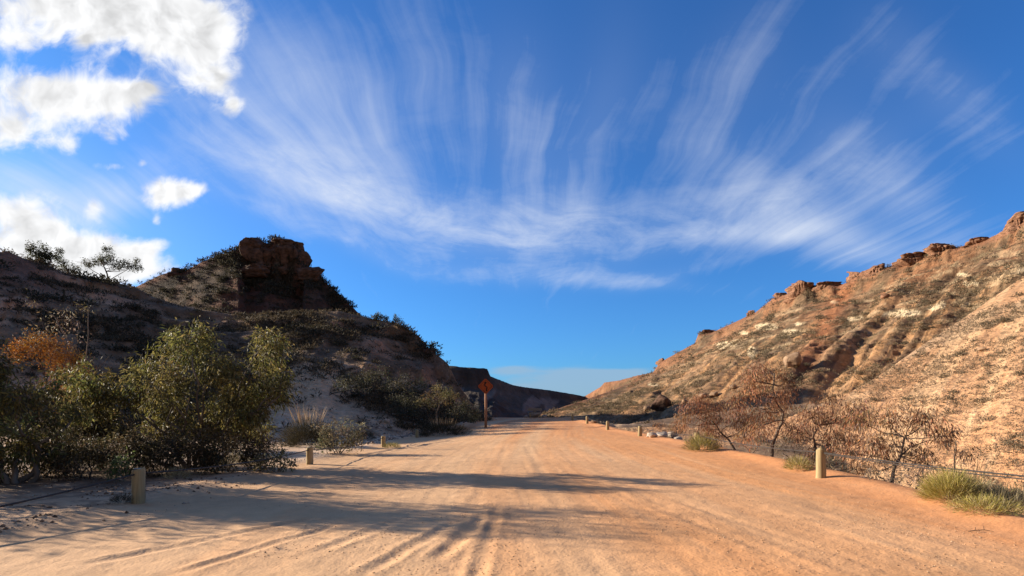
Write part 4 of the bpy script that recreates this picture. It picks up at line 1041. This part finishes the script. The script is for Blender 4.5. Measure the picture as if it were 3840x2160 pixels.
    dens = m('ADD', cu_f, m('MULTIPLY', m('MULTIPLY', m('SUBTRACT', pn, .5), 2.3), smooth(cu_f, .04, .40)))
    cu = m('MULTIPLY', smooth(dens, .22, 1.0), front)
    ln1 = noise(Pw, 7.0, 4, .55, .2).outputs[0]; ln2 = noise(vm('ADD', Pw, (-.03, -.012, 0)), 7.0, 4, .55, .2).outputs[0]
    core = smooth(dens, .7, 1.6)
    lit = m('ADD', m('MULTIPLY', m('SUBTRACT', ln1, ln2), 1.4), m('MULTIPLY_ADD', core, -.13, 1.02))
    lit = m('ADD', lit, m('MULTIPLY', m('SUBTRACT', pn, .5), .18))
    lit = m('MINIMUM', m('MAXIMUM', lit, .70), 1.05)
    G = SKY_GAIN
    ncol = vm('MULTIPLY', sky.outputs[0], SKY_TINT)
    hs = nt.nodes.new('ShaderNodeHueSaturation'); nt.links.new(ncol, hs.inputs['Color']); hs.inputs['Saturation'].default_value = SKY_SAT; hs.inputs['Hue'].default_value = .5
    col = mix(m('MULTIPLY', smooth(m('MULTIPLY', y, -1.0), .0, .5), .75), hs.outputs[0], (G * .20, G * .168, G * .138, 1))      # warm grey added to the unseen sky behind the camera, cuts blue fill
    glow = m('MULTIPLY', m('MULTIPLY', blob(-.30, .72, .62, .36), .30), front)                # thin bright veil on the sun side
    col = mix(glow, col, (G * .92, G * .95, G * 1.0, 1))
    col = mix(ci, col, (G * .80, G * .86, G * .97, 1))
    col = mix(m('MULTIPLY', m('MULTIPLY', bank, .78), front), col, (G * .33, G * .49, G * .66, 1))
    cc = vm('SCALE', comb(G * .97, G * .975, G * .985)); nt.links.new(lit, cc.node.inputs['Scale'])
    col = mix(cu, col, cc)
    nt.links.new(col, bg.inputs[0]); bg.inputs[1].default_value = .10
    w.cycles.sampling_method = 'MANUAL'; w.cycles.sample_map_resolution = 1024

EXPOSURE = 1.3
SKY_GAIN = 1.0 / (.10 * 2 ** EXPOSURE)          # cloud radiance that renders as white
SKY_TINT = (.170, .420, .75)
SKY_SAT = 1.0
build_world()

ld = bpy.data.lights.new('sun', 'SUN'); ld.energy = 4.2; ld.angle = math.radians(.5); ld.color = (1.0, .86, .68)
so = bpy.data.objects.new('sun', ld); COL.objects.link(so)
from mathutils import Vector
sdir = Vector((-math.cos(SUN_AHEAD) * math.cos(SUN_EL), math.sin(SUN_AHEAD) * math.cos(SUN_EL), math.sin(SUN_EL)))
so.rotation_euler = sdir.to_track_quat('Z', 'Y').to_euler(); so.location = (-30, 10, 40)

cam = bpy.data.cameras.new('camera'); co = bpy.data.objects.new('camera', cam); COL.objects.link(co)
co.location = (0, 0, CAMH); co.rotation_euler = (math.pi / 2, 0, 0)
cam.sensor_width = 36.0; cam.lens = F / 2576 * 36.0; cam.shift_y = (HY - 724.5) / 2576; cam.clip_start = .1; cam.clip_end = 20000
scene.camera = co

scene.render.engine = 'CYCLES'
scene.cycles.use_denoising = True
scene.cycles.max_bounces = 5; scene.cycles.diffuse_bounces = 3; scene.cycles.transparent_max_bounces = 4; scene.cycles.caustics_reflective = False; scene.cycles.caustics_refractive = False
vs = scene.view_settings; vs.view_transform = 'Standard'; vs.look = 'None'; vs.exposure = EXPOSURE; vs.gamma = 1.0; vs.use_curve_mapping = False
